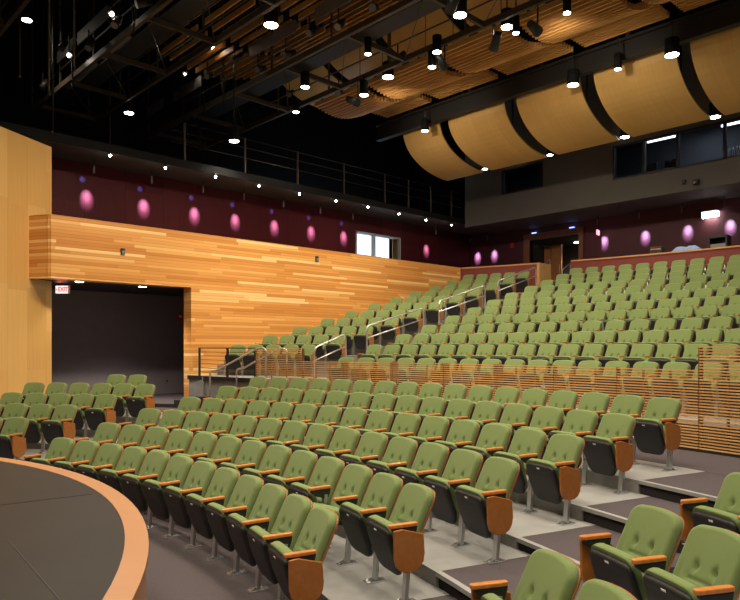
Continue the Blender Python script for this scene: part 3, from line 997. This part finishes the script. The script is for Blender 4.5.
def catwalk(u0, u1, v0, v1, label, rail_side=None, seed=0):
    rnd = random.Random(seed)
    t = thing('catwalk', (0, 0, 0)); tag(t, label, 'catwalk', 'lighting catwalks')
    for u in (u0, u1):
        m = MB(); m.bar((u, v0, CZ), (u, v1, CZ), 0.10, 0.16); m.build('chord', TRUSS, t)
    m = MB(); v = v0; k = 0
    while v < v1:
        m.bar((u0, v, CZ), (u1, v, CZ), 0.08, 0.14)
        m.tube([(u0, v, CZ), (u1, min(v + 2.8, v1), CZ)], 0.012, 5)
        v += 2.8; k += 1
    m.build('cross_beam', TRUSS, t)
    for v in [v0 + 0.6 + 2.8 * i for i in range(int((v1 - v0) / 2.8) + 1)]:
        for u in (u0, u1):
            m = MB(); m.bar((u, v, CZ), (u, v, 14.59), 0.05)
            m.build('hanger', TRUSS, t)
    um = (u0 + u1) / 2
    m = MB(); m.box((u0 + 0.35, v0, CZ + 0.10), (u0 + 0.95, v1, CZ + 0.13)); m.build('walkway_deck', BLACK2, t)
    for u in (u0, u1):
        m = MB()
        for z in (0.55, 1.05): m.tube([(u, v0, CZ + z), (u, v1, CZ + z)], 0.024, 6)
        m.build('guard_tube', TRUSS, t)
    # grey cable trays fixed along the guard, in lengths
    v = v0 + 0.3
    while v < v1:
        L = rnd.uniform(1.5, 3.2)
        if rnd.random() < 0.75:
            MB().box((u0 - 0.05, v, CZ + 0.80), (u0 - 0.01, min(v + L, v1), CZ + 1.16)).build('cable_tray', TRAY, t)
        v += L + rnd.uniform(0.2, 1.0)
    v = v0 + 0.3
    while v < v1:
        L = rnd.uniform(1.2, 2.6)
        if rnd.random() < 0.6: MB().box((u0 + 0.06, v, CZ + 0.09), (u0 + 0.30, min(v + L, v1), CZ + 0.14)).build('wire_channel', TRAY, t)
        v += L + rnd.uniform(0.2, 0.8)
    # hanging cable loops
    for i in range(5):
        v = v0 + (v1 - v0) * (i + rnd.random()) / 5; L = rnd.uniform(0.5, 1.1)
        MB().tube([(u0 - 0.08, v, CZ + 0.6), (u0 - 0.1, v + 0.06, CZ + 0.2), (u0 - 0.1, v + 0.12, CZ + 0.6 - L), (u0 - 0.08, v + 0.22, CZ + 0.1), (u0 - 0.07, v + 0.3, CZ + 0.6)], 0.014, 5).build('cable', BLACK2, t)
    return t


catwalk(8.7, 10.9, -8, 17.8, 'catwalk nearest the stage, cut by the upper picture corner', seed=1)
catwalk(13.35, 15.3, -8, 17.8, 'middle catwalk carrying the bright star-like spotlights', seed=2)
catwalk(17.6, 19.85, -8, 17.8, 'catwalk beside the slatted clouds, with grey trays and pendant lamps', seed=3)


def beam(u, v0, v1, z0, z1, label):
    t = thing('ceiling_beam', (0, 0, 0)); tag(t, label, 'beam', kind='thing')
    m = MB(); m.box((u - 0.12, v0, z0), (u + 0.12, v1, z0 + 0.12)); m.build('bottom_flange', BLACK2, t)
    m = MB(); m.box((u - 0.02, v0, z0 + 0.10), (u + 0.02, v1, z1)); m.build('web', BLACK2, t)
    m = MB(); m.box((u - 0.12, v0, z1 - 0.08), (u + 0.12, v1, z1)); m.build('top_flange', BLACK2, t)
    v = v0 + 1
    while v < v1:
        MB().bar((u, v, z1), (u, v, 14.59), 0.12).build('hanger', BLACK2, t); v += 2.8


BAYV = [13.9, 11.1, 8.45, 5.55, 2.83, 0.0, -2.85, -5.7]
beam(24.2, -8, 11.6, 10.30, 10.94, 'heavy dark beam crossing above the smooth curved reflectors')
m = MB().box((24.0, 11.6, 9.2), (24.25, 17.9, 9.75)); 

# ------------------------------------------------------------------ slatted ceiling clouds
CLN = 0


def cloud(u0, u1, v0, v1, zf, label, pitch=0.15, hgt=0.15, th=0.045, rod=(14.59, 14.59)):
    t = MB(); n = int((u1 - u0) / pitch)
    for i in range(n + 1):
        u = u0 + i * pitch; z = zf((u - u0) / (u1 - u0))
        t.box((u - th / 2, v0, z), (u + th / 2, v1, z + hgt))
    root = thing('ceiling_cloud'); tag(root, label, 'acoustic cloud', 'slatted ceiling clouds', 'thing')
    t.build('slats', CLOUDWOOD, root)
    m = MB()
    for v in (v0 + 0.35, v1 - 0.35):
        pts = [(u0 + (u1 - u0) * k / 8, v, zf(k / 8) + hgt + 0.04) for k in range(9)]
        for a, b in zip(pts[:-1], pts[1:]): m.bar(a, b, 0.06, 0.08)
    m.build('carrier', BLACK2, root)
    for v in (v0 + 0.35, v1 - 0.35):
        for k, zt_ in zip((0.15, 0.85), rod):
            MB().tube([(u0 + (u1 - u0) * k, v, zf(k) + hgt), (u0 + (u1 - u0) * k, v, zt_)], 0.012, 5).build('suspension_rod', BLACK2, root)


BAYN = ['over the plank wall', 'beside the plank wall', 'second bay in', 'third bay in', 'fourth bay in', 'fifth bay in', 'last bay']
for i in range(7):
    v1, v0 = BAYV[i] - 0.18, BAYV[i + 1] + 0.18
    if 1 <= i <= 5:
        cloud(20.5, 22.75, v0, v1, lambda t: 10.55 - 0.25 * math.sin(PI * t) + 0.25 * t, f'brown slatted ceiling cloud next to the heavy beam, {BAYN[i]}', rod=(12.5, 11.82))
        cloud(22.95, 24.0, v0, v1, lambda t: 10.99 + 0.02 * t, f'dark slatted ceiling cloud above the heavy beam, {BAYN[i]}')
    if i <= 5:
        cloud(15.52, 19.75, v0, v1, lambda t: 12.15 - 0.45 * math.sin(PI * t), f'widely spaced slatted ceiling cloud above the tray-lined catwalk, {BAYN[i]}', 0.32, 0.17)

# ------------------------------------------------------------------ smooth curved reflectors


def reflector(v0, v1, ut, ub, zt, zb, label, group, hang):
    N_ = 14; prof = []
    for i in range(N_ + 1):
        a = R_(90 * i / N_)
        prof.append((ut + (ub - ut) * (1 - math.cos(a)), zt - (zt - zb) * math.sin(a)))
    root = thing('curved_reflector'); tag(root, label, 'acoustic reflector', group)
    m = MB(); n = len(prof); vs = []
    for k, (u, z) in enumerate(prof):
        a = R_(90 * k / N_); nu, nz = -math.cos(a) * 0.6, -math.sin(a)
        L = math.hypot(nu, nz)
        for v in (v0, v1):
            vs.append((u, v, z)); vs.append((u - nu / L * 0.05, v, z - nz / L * 0.05))
    fs = []
    for k in range(n - 1):
        a = 4 * k; b = a + 4
        fs += [(a, b, b + 2, a + 2), (a + 1, a + 3, b + 3, b + 1), (a, a + 1, b + 1, b), (a + 2, b + 2, b + 3, a + 3)]
    e = 4 * (n - 1); fs += [(0, 2, 3, 1), (e, e + 1, e + 3, e + 2)]
    m.add(vs, fs); link('panel', m.mesh('panel', REFLWOOD), root)
    for v in (v0 + 0.12, v1 - 0.12):
        m = MB()
        for k in range(0, n - 1):
            a, b = prof[k], prof[k + 1]; m.bar((a[0] + 0.06, v, a[1] + 0.10), (b[0] + 0.06, v, b[1] + 0.10), 0.05, 0.10)
        q = prof[6]; m.bar((q[0] + 0.1, v, q[1] + 0.1), (q[0] + 0.1, v, hang), 0.04)
        m.build('mount_rib', BLACK2, root)


REF = [(8.62, 10.45), (5.80, 8.22), (3.05, 5.32), (0.20, 2.60), (-2.65, -0.18)]
RN = ['at the dark end, beside the black gallery', 'second from the black gallery', 'above the booth wall between the two windows', 'over the long booth window', 'cut by the picture edge']
for (v0, v1), nm in zip(REF, RN):
    reflector(v0, v1, 24.45, 27.10, 10.45, 9.03, f'smooth orange curved ceiling reflector, {nm}', 'smooth curved reflectors', 14.58)
for i in range(0, 6):
    v1, v0 = BAYV[i] - 0.2, BAYV[i + 1] + 0.2
    reflector(v0, v1, 20.6, 22.85, 13.15, 11.85, f'yellow curved reflector seen through the tray-lined catwalk, {BAYN[i]}', 'high curved reflectors', 14.58)

# ------------------------------------------------------------------ lamps


def aim(o, target):
    o.rotation_euler = (Vector(target) - Vector(o.location)).to_track_quat('-Z', 'Y').to_euler()


WARM = (1.0, 0.86, 0.68)
E_DOWN = 310
E_HOUSE = 740
PEND = [  # x, y, u-plane, radius, power factor
    (27, 20, 12.2, 0.14, 1), (129, 113, 15.6, 0.15, 1), (234, 141, 17.3, 0.15, 1), (271, 25, 15.65, 0.17, 1.2), (388, 77, 20.1, 0.16, 1.2), (305, 87, 18.2, 0.12, 0.7),
    (296, 112, 19.3, 0.10, 0.7), (364, 95, 19.6, 0.12, 0.8), (432, 67, 19.6, 0.10, 0.6), (437, 52, 19.3, 0.11, 0.8), (368, 54, 18.0, 0.08, 0.5), (460, 15, 18.2, 0.15, 1),
    (507, 27, 20.12, 0.145, 1.2), (516, 33, 20.12, 0.08, 0.8), (567, 13, 19.6, 0.08, 0.6), (425, 131, 23.84, 0.12, 0.8), (573, 85, 23.84, 0.16, 1.1), (672, 55, 23.84, 0.17, 1.1),
    (618, 69, 23.84, 0.09, 0.5), (485, 169, 27.4, 0.10, 0.6), (625, 137, 27.4, 0.14, 0.9), (715, 117, 27.4, 0.15, 0.9), (550, 155, 27.4, 0.10, 0.6), (667, 127, 27.4, 0.08, 0.5)]
PLAB = ['above the wood proscenium wall', 'over the dark exit recess', 'over the middle of the plank wall', 'large one nearest the stage catwalk', 'on the tray-lined catwalk corner', 'small one left of the catwalk corner',
        'at the left tip of the first brown cloud', 'under the first brown cloud', 'small one in the second cloud gap', 'under the second brown cloud edge', 'tiny one inside the catwalk', 'high one at the top edge',
        'large one beside the third brown cloud', 'twin of the large one by the third cloud', 'tiny one under the last brown cloud', 'on the heavy beam end over the first reflector', 'on the heavy beam between second and third reflector', 'on the heavy beam between third and fourth reflector',
        'small one on the third reflector top', 'below the gap of first and second reflector', 'below the gap of third and fourth reflector', 'below the gap of fourth and fifth reflector', 'below the gap of second and third reflector', 'tiny one under the fourth reflector']
for (x, y, u, r, f_), nm in zip(PEND, PLAB):
    q = at_u(x, y, u)
    t = thing('pendant_downlight', q); tag(t, f'black cylinder downlight, lit, {nm}', 'downlight', 'pendant downlights')
    MB().disc_shell((0, 0), r + 0.015, 0.0, 0.42, 18).build('housing', BLACK, t)
    MB().disc_shell((0, 0), r, -0.012, 0.004, 18).build('lens', LAMP if u < 23 else LAMPW, t)
    MB().tube([(0, 0, 0.4), (0, 0, (10.39 - q.z if 17.65 < u < 19.8 else 10.92 - q.z if 23.8 < u < 24 else max(0.5, min(2.5, 14.59 - q.z))))], 0.02, 6).build('stem', BLACK2, t)
    l = add_light('SPOT', 'lamp_beam', (0, 0, -0.06), E_DOWN * f_, WARM, t, spot_size=R_(118), spot_blend=0.7, shadow_soft_size=0.16)

# house downlights above the stage and the front rows (overhead, outside this view)
hn = 0
for u, v in ((3.0, -8.5), (3.0, -5.0), (3.0, -1.5), (3.0, 2.0), (6.3, -9.5), (6.3, -6.5), (6.3, -3.0), (6.3, 0.5), (6.3, 4.0), (9.8, -9.0), (12.0, -6.0), (12.0, -2.5), (12.0, 1.0), (12.0, 4.5), (16.32, -4.5), (16.32, -1.0), (16.32, 2.5), (12.2, -9.5)):
    q = Vector((u, v, 10.6 if u > 16 else 11.2)); hn += 1
    t = thing('pendant_downlight', q); tag(t, f'black cylinder house downlight high over the stage and front rows, {ORD[hn]} of its grid', 'downlight', 'house downlights over the stage')
    MB().disc_shell((0, 0), 0.165, 0.0, 0.42, 18).build('housing', BLACK2, t)
    MB().disc_shell((0, 0), 0.15, -0.012, 0.004, 18).build('lens', LAMP, t)
    MB().tube([(0, 0, 0.4), (0, 0, 14.59 - q.z)], 0.02, 6).build('stem', BLACK2, t)
    add_light('SPOT', 'lamp_beam', (0, 0, -0.06), E_HOUSE, WARM, t, spot_size=R_(125), spot_blend=0.7, shadow_soft_size=0.16)

# star-like stage spotlights
for x, y, u, nm in ((112, 14, 12.95, 'theatre spotlight shining at the top, on the middle catwalk'), (69, 55, 12.95, 'theatre spotlight shining nearest the proscenium corner'),
                    (213, 48, 17.2, 'theatre spotlight shining above the long grey cable tray'), (185, 74, 17.2, 'small dim theatre spotlight below the long grey tray')):
    q = at_u(x, y, u)
    t = thing('stage_spotlight', q); tag(t, nm, 'spotlight', 'catwalk spotlights')
    d = (Vector((5.5, -1.5, 0.9)) - q).normalized()
    M_ = d.to_track_quat('-Z', 'Y').to_matrix().to_4x4()
    hb = MB().disc_shell((0, 0), 0.10, -0.02, 0.40, 14, r2=0.08).build('housing', BLACK2, t); hb.matrix_local = M_
    lz = MB().disc_shell((0, 0), 0.05 if 'dim' not in nm else 0.03, -0.045, -0.025, 14).build('lens', STAR, t); lz.matrix_local = M_
    MB().bar((0, 0, 0.1), (0, 0, 0.55), 0.03).build('mount_clamp', BLACK2, t)
    l = add_light('SPOT', 'spot_beam', (0, 0, 0), 500 if 'dim' not in nm else 150, (1, 0.85, 0.66), t, spot_size=R_(50), spot_blend=0.6, shadow_soft_size=0.06)
    l.location = d * 0.08; l.rotation_euler = d.to_track_quat('-Z', 'Y').to_euler()

# wall-washing lanterns on the catwalks (they light the plank wall, the seats and the reflectors)
k_ = 0
for u, v, tgt, e in ((15.3, 2.5, (15, 9.9, 3.6), 1400), (17.6, 2.5, (19.5, 9.9, 3.9), 1550), (19.85, 2.9, (24.5, 9.9, 4.3), 1350), (10.9, 2.0, (11.0, 10.0, 3.4), 1500),
                     (13.35, -3.0, (19.5, -1.0, 2.6), 1200), (13.35, 3.4, (20.0, 2.0, 2.6), 1200), (10.9, -4.4, (12.0, -1.0, 0.6), 800), (10.9, 0.6, (13.0, 1.0, 0.6), 800), (19.85, -3.2, (26.0, -1.0, 4.6), 850), (19.85, 4.5, (26.5, 5.0, 4.6), 850), (19.85, 8.0, (25.6, 8.2, 9.6), 330), (19.85, 1.6, (25.6, 2.6, 9.6), 330)):  # last two lanterns added only to brighten the curved reflectors
    q = Vector((u, v, CZ - 0.72)); t = thing('stage_lantern', q); k_ += 1
    tag(t, f'black stage lantern clamped inside a catwalk, {ORD[k_]} counted along the rig', 'stage lantern', 'stage lanterns on the catwalks')
    d = (Vector(tgt) - q).normalized()
    M_ = d.to_track_quat('-Z', 'Y').to_matrix().to_4x4()
    hb = MB().disc_shell((0, 0), 0.13, 0.0, 0.45, 14, r2=0.09).build('housing', BLACK2, t); hb.matrix_local = M_
    MB().bar((0, 0, 0.1), (0, 0, 0.635), 0.03).build('mount_clamp', BLACK2, t)
    l = add_light('SPOT', 'lantern_beam', d * 0.05, e, (1, 0.84, 0.63), t, spot_size=R_(75), spot_blend=0.9, shadow_soft_size=0.25)
    l.rotation_euler = d.to_track_quat('-Z', 'Y').to_euler()
# unlit black lanterns hanging on the catwalks
rnd = random.Random(5)
for i, (u, v) in enumerate([(17.24, v) for v in (14.9, 12.6, 10.9, 9.6, 8.2, 7.1, 5.9, 4.6)] + [(12.98, v) for v in (15.5, 13.8, 11.6, 9.8, 8.4)] + [(20.18, v) for v in (12.0, 9.3, 6.6, 5.1)] + [(8.34, 12.5), (8.34, 10.0)]):
    q = Vector((u, v, CZ + rnd.choice((0.05, 0.30, 0.75))))
    t = thing('stage_lantern', q, rnd.uniform(-0.6, 0.6)); k_ += 1
    tag(t, f'black stage lantern clamped inside a catwalk, {ORD[k_] if k_ < len(ORD) else "number " + str(k_)} counted along the rig', 'stage lantern', 'stage lanterns on the catwalks')
    M_ = Matrix.Rotation(rnd.uniform(0.5, 1.2), 4, 'Y')
    hb = MB().disc_shell((0, 0), 0.11, -0.05, 0.33, 12, r2=0.075).build('housing', BLACK2, t); hb.matrix_local = M_
    ln = MB().disc_shell((0, 0), 0.095, -0.058, -0.051, 12).build('lens', TRAY, t); ln.matrix_local = M_
    MB().bar((0, 0, 0.1), (0, 0, 0.48), 0.03).build('mount_clamp', BLACK2, t)

# star lights along the soffit edge
for i, (x, y) in enumerate(((110, 155.6), (165.5, 168), (215.5, 177), (259, 186), (299.5, 194), (336, 201), (368, 207), (399, 214), (426, 220), (451.5, 225))):
    q = at_v(x, y, 11.62)
    t = thing('edge_light', q); tag(t, f'small bright bulb light on gallery soffit edge, {ORD[i + 1]} from the proscenium wall', 'light', 'bulb lights on the soffit edge')
    MB().disc_shell((0, 0), 0.05, 0.02, 0.10, 10).build('lamp_socket', BLACK2, t)
    MB().tube([(0, 0, -0.03), (0, 0, 0.0), (0, 0, 0.02)], [0.015, 0.035, 0.03], 8).build('bulb', STAR, t)

# pink scallop washers on the purple walls
PINK = (0.58, 0.60, 1.0)


def washer(pos, inward, label, e=560, blue=False):
    t = thing('wall_washer', pos); tag(t, label, 'wall light', 'small wall washers under the soffit')
    MB().tube([(0, 0, 0.0), (0, 0, 0.24)], 0.028, 8).build('housing', TRAY, t)
    MB().tube([(0, 0, 0.24), (0, 0, SOFFIT_Z - pos[2])], 0.012, 6).build('stem', BLACK2, t)
    l = add_light('SPOT', 'pink_beam', (0, 0, -0.02), e, PINK, t, spot_size=R_(31), spot_blend=1.0, shadow_soft_size=0.02)
    w = Vector(inward); d = (w * 0.58 + Vector((0, 0, -0.62))).normalized()
    l.rotation_euler = d.to_track_quat('-Z', 'Y').to_euler()
    lc = add_light('SPOT', 'pink_core', (0, 0, -0.02), e * 0.7, (0.62, 0.78, 1.0), t, spot_size=R_(17), spot_blend=1.0, shadow_soft_size=0.02)
    lc.rotation_euler = l.rotation_euler
    if blue:
        l2 = add_light('SPOT', 'blue_beam', (-0.12, 0, 0.06), e * 0.16, (0.10, 0.22, 1.0), t, spot_size=R_(20), spot_blend=0.9, shadow_soft_size=0.01)
        d2 = (w * 0.58 + Vector((0, 0, -0.16))).normalized(); l2.rotation_euler = d2.to_track_quat('-Z', 'Y').to_euler()


for i, x in enumerate((13.55, 15.35, 17.15, 18.75, 20.45, 22.2, 23.9, 29.0)):
    washer((x, PURP_V - 0.58, 7.33), (0, 1, 0), f'small wall washer throwing a pink glow on gallery wall, {ORD[i + 1]} from the proscenium', blue=i < 7)
for i, v in enumerate((12.85, 11.85, 6.25, 4.5, 2.85, 1.35, -0.3)):
    washer((BACK_U - 0.58, v, 7.25), (1, 0, 0), f'small wall washer throwing a purple glow on rear wall, {ORD[i + 1]} from the corner')
for i, v in enumerate((9.6, 7.7)):
    t = thing('portal_light', (BACK_U - 0.065, v, 7.352)); tag(t, f'tiny blue light on top of the portal frame, {"farther from" if i == 0 else "nearer"} the long parapet', 'light', 'blue lights over the portal')
    MB().box((-0.05, -0.10, 0), (0.05, 0.10, 0.05)).build('lamp_body', emis('blue_glow', (0.25, 0.4, 1.0), 3) if i == 0 else MATS['blue_glow'], t)

# recessed lights in the recess soffit and the portal
for i, (x, y) in enumerate(((79.5, 281.5), (142.5, 286.5))):
    q = at_z(x, y, 3.868)
    t = thing('recessed_downlight', q); tag(t, 'round recessed downlight in recess soffit, ' + ('beside the exit sign' if i == 0 else 'farther from the exit sign'), 'downlight', 'recess downlights')
    MB().disc_shell((0, 0), 0.10, -0.012, 0.002, 18).build('lens', LAMPW, t)
    MB().disc_shell((0, 0), 0.125, -0.006, 0.002, 18).build('trim_ring', WHITE, t)
    l = add_light('SPOT', 'recess_beam', (0, 0, -0.05), 60 if i == 0 else 380, (1, 0.93, 0.88), t, spot_size=R_(110), spot_blend=0.8, shadow_soft_size=0.08)
q = at_z(576.6, 242.5, PZ - 0.03)
t = thing('recessed_downlight', q); tag(t, 'round recessed downlight in the portal vestibule ceiling', 'downlight')
MB().disc_shell((0, 0), 0.11, -0.012, 0.002, 16).build('lens', LAMP, t)
add_light('SPOT', 'vestibule_beam', (0, 0, -0.05), 320, (1, 0.85, 0.65), t, spot_size=R_(120), spot_blend=0.8, shadow_soft_size=0.08)

# bright flood fixture over the rear aisle
q = at_u(710.5, 214.5, BACK_U - 0.12)
t = thing('flood_fixture', q); tag(t, 'bright white box flood light under the rear soffit', 'flood light')
MB().box((-0.08, -0.27, -0.10), (0.08, 0.27, 0.10)).build('lens', FLOOD, t)
MB().box((0.08, -0.2, -0.08), (0.12, 0.2, 0.08)).build('mount_plate', TRAY, t)
MB().box((-0.22, -0.30, 0.10), (0.08, 0.30, 0.12)).build('added_visor', BLACK2, t)  # added to keep the lens glow off the soffit
MB().box((-0.10, 0.27, -0.14), (0.10, 0.30, 0.10)).build('side_cap', WHITE, t)
l = add_light('AREA', 'flood_beam', (-0.05, 0, -0.13), 6, (1, 0.95, 0.88), t, size=0.4)

# ------------------------------------------------------------------ signs and wall devices


def text_mesh(s, size, name):
    c = bpy.data.curves.new(name, 'FONT'); c.body = s; c.size = size; c.extrude = 0.004; c.align_x = 'CENTER'; c.align_y = 'CENTER'; c.offset = 0.004
    o = bpy.data.objects.new(name, c); COL.objects.link(o)
    bpy.context.view_layer.update()
    me = bpy.data.meshes.new_from_object(o.evaluated_get(bpy.context.evaluated_depsgraph_get()))
    bpy.data.objects.remove(o); me.name = name
    return me


# recess exit sign
q = at_v(61.8, 289.5, 11.2)
u_ax = Vector((SP, -CP, 0)); n_ax = Vector((-CP, -SP, 0))
t = thing('exit_sign', q); tag(t, 'lit white and red EXIT sign with arrow hanging in the dark recess', 'exit sign')
t.rotation_euler = (0, 0, PHI - PI / 2)
sw, sh = 0.33, 0.20
MB().box((-sw / 2, 0, -sh / 2), (sw / 2, 0.05, sh / 2)).build('sign_face', EXITW, t)
MB().box((sw / 2, -0.01, -sh / 2 - 0.01), (sw / 2 + 0.03, 0.06, sh / 2 + 0.01)).build('side_cap', WHITE, t)
MB().box((-0.02, 0.01, sh / 2), (0.02, 0.04, 3.87 - q.z)).build('mount', BLACK2, t)
me = text_mesh('EXIT', 0.155, 'lettering'); me.materials.clear(); me.materials.append(EXITR)
o = link('lettering', me, t); o.rotation_euler = (PI / 2, 0, 0); o.location = (0.03, -0.004, 0.0); o.scale = (0.80, 1, 1)
m = MB().add([(-0.160, -0.006, 0), (-0.125, -0.006, 0.03), (-0.125, -0.006, -0.03), (-0.160, -0.002, 0), (-0.125, -0.002, 0.03), (-0.125, -0.002, -0.03)], [(0, 1, 2), (5, 4, 3), (0, 3, 4, 1), (1, 4, 5, 2), (2, 5, 3, 0)])
m.build('arrow', EXITR, t)
l = add_light('POINT', 'exit_glow', (0, -0.10, 0.10), 1.2, (1, 0.05, 0.05), t, shadow_soft_size=0.05)

# rear exit sign
q = at_u(598, 232.5, 31.9)
t = thing('exit_sign', q); tag(t, 'small glowing pink red EXIT sign beside the portal frame', 'exit sign')
t.rotation_euler = (0, 0, R_(10))
MB().box((-0.16, -0.02, -0.10), (0.16, 0.02, 0.10)).build('sign_face', PINKS, t)
MB().box((0.0, -0.015, 0.10), (0.03, 0.015, max(0.15, SOFFIT_Z - q.z))).build('mount', BLACK2, t)
me = text_mesh('EXIT', 0.14, 'lettering'); me.materials.clear(); me.materials.append(EXITW)
o = link('lettering', me, t); o.rotation_euler = (PI / 2, 0, 0); o.location = (0, -0.024, 0); o.scale = (0.8, 1, 1)

# wall devices
q = at_v(122.5, 251.5, 9.95)
t = thing('wall_speaker', q); tag(t, 'small dark device mounted on the plank wall above the recess', 'wall device')
MB().box((-0.05, -0.05, -0.08), (0.05, 0, 0.08)).build('body', BLACK2, t, 0.01); MB().box((-0.035, -0.056, -0.06), (0.035, -0.05, 0.02)).build('grille', TRAY, t)
q = at_v(316.5, 259, 9.95)
t = thing('wall_speaker', q); tag(t, 'small dark device mounted high on the plank wall above the side seats', 'wall device')
MB().box((-0.06, -0.05, -0.09), (0.06, 0, 0.09)).build('body', BLACK2, t, 0.01); MB().box((-0.04, -0.056, -0.07), (0.04, -0.05, 0.02)).build('grille', TRAY, t)
q = at_v(179.5, 317, PURP_V)
t = thing('fire_alarm', q); tag(t, 'small red fire alarm on the dark recess wall', 'fire alarm')
MB().box((-0.09, -0.05, -0.11), (0.09, 0, 0.11)).build('mount_body', REDP, t, 0.01); MB().box((-0.05, -0.06, -0.02), (0.05, -0.05, 0.06)).build('strobe', WHITE, t)
q = at_v(167, 381, PURP_V)
t = thing('power_outlet', q); tag(t, 'small grey power outlet low on the dark recess wall', 'outlet')
MB().box((-0.06, -0.02, -0.08), (0.06, 0, 0.08)).build('plate', TRAY, t, 0.005); MB().box((-0.02, -0.025, -0.04), (0.02, -0.02, 0.04)).build('socket', BLACK2, t)
q = at_u(454, 176 + 85, BACK_U); q = at_u(697.5, 182.5, GU)
t = thing('security_camera', q); tag(t, 'dark projector-like camera mounted on the grey booth wall', 'camera')
MB().box((-0.22, -0.10, -0.08), (-0.05, 0.10, 0.08)).build('body', BLACK2, t, 0.02); MB().box((-0.05, -0.03, -0.03), (0, 0.03, 0.03)).build('bracket', BLACK2, t); MB().tube([(-0.24, 0.02, -0.03), (-0.20, 0.02, -0.03)], 0.04, 10).build('lens', TRAY, t)
q = at_u(684.5, 182, GU)
t = thing('wall_speaker', q); tag(t, 'small dark box beside the camera on the grey booth wall', 'wall device')
MB().box((-0.08, -0.06, -0.07), (0, 0.06, 0.07)).build('body', BLACK2, t, 0.01)
q = at_u(512.5, 245.5, BACK_U)
t = thing('fire_alarm', q); tag(t, 'tiny red fire alarm on the rear wall beside the portal', 'fire alarm')
MB().box((-0.05, -0.09, -0.11), (0, 0.09, 0.11)).build('mount_body', REDP, t, 0.01)

# gallery guard rail above the soffit
t = thing('gallery_railing'); tag(t, 'thin dark gallery railing above the soffit edge under the black void', 'railing')
m = MB()
for z in (8.5, 8.85, 9.15): m.tube([(15.5, 11.8, z), (29.7, 11.8, z)], 0.014, 6)
m.build('rails', BLACK2, t)
for u in (16.0, 18.2, 20.4, 22.6, 24.8, 26.2, 27.6, 29.0):
    MB().bar((u, 11.8, SOFFIT_Z + 0.13), (u, 11.8, 9.17), 0.05).build('post', TRUSS, t)
# vertical rigging pipes hanging over the left void
for i, (x, y0, u_) in enumerate(((49, 95, 11.6), (20, 78, 12.4), (53, 134, 12.85), (110, 150, 15.7), (74, 70, 12.3), (165, 60, 16.9))):
    q = at_u(x, y0, u_)
    t = thing('rigging_pipe', q)
    tag(t, f'thin vertical rigging pipe hanging in the dark void, {ORD[i + 1]} of the scattered six', 'pipe', 'vertical rigging pipes')
    MB().tube([(0, 0, 0), (0, 0, 14.59 - q.z)], 0.03, 8).build('tube', TRUSS, t)
    MB().disc_shell((0, 0), 0.045, -0.02, 0.06, 8).build('mount_collar', BLACK2, t)

# ------------------------------------------------------------------ world and view
w = bpy.data.worlds.new('world'); scene.world = w; w.use_nodes = True
bg = w.node_tree.nodes['Background']; bg.inputs[0].default_value = (1.0, 0.86, 0.70, 1); bg.inputs[1].default_value = 0.04
scene.view_settings.view_transform = 'Standard'
scene.view_settings.look = 'None'
scene.view_settings.exposure = 0.0
scene.view_settings.gamma = 1.0
scene.view_settings.use_curve_mapping = False
try:
    scene.cycles.use_denoising = True
    scene.cycles.max_bounces = 6
    scene.cycles.sample_clamp_indirect = 4.0
except Exception:
    pass
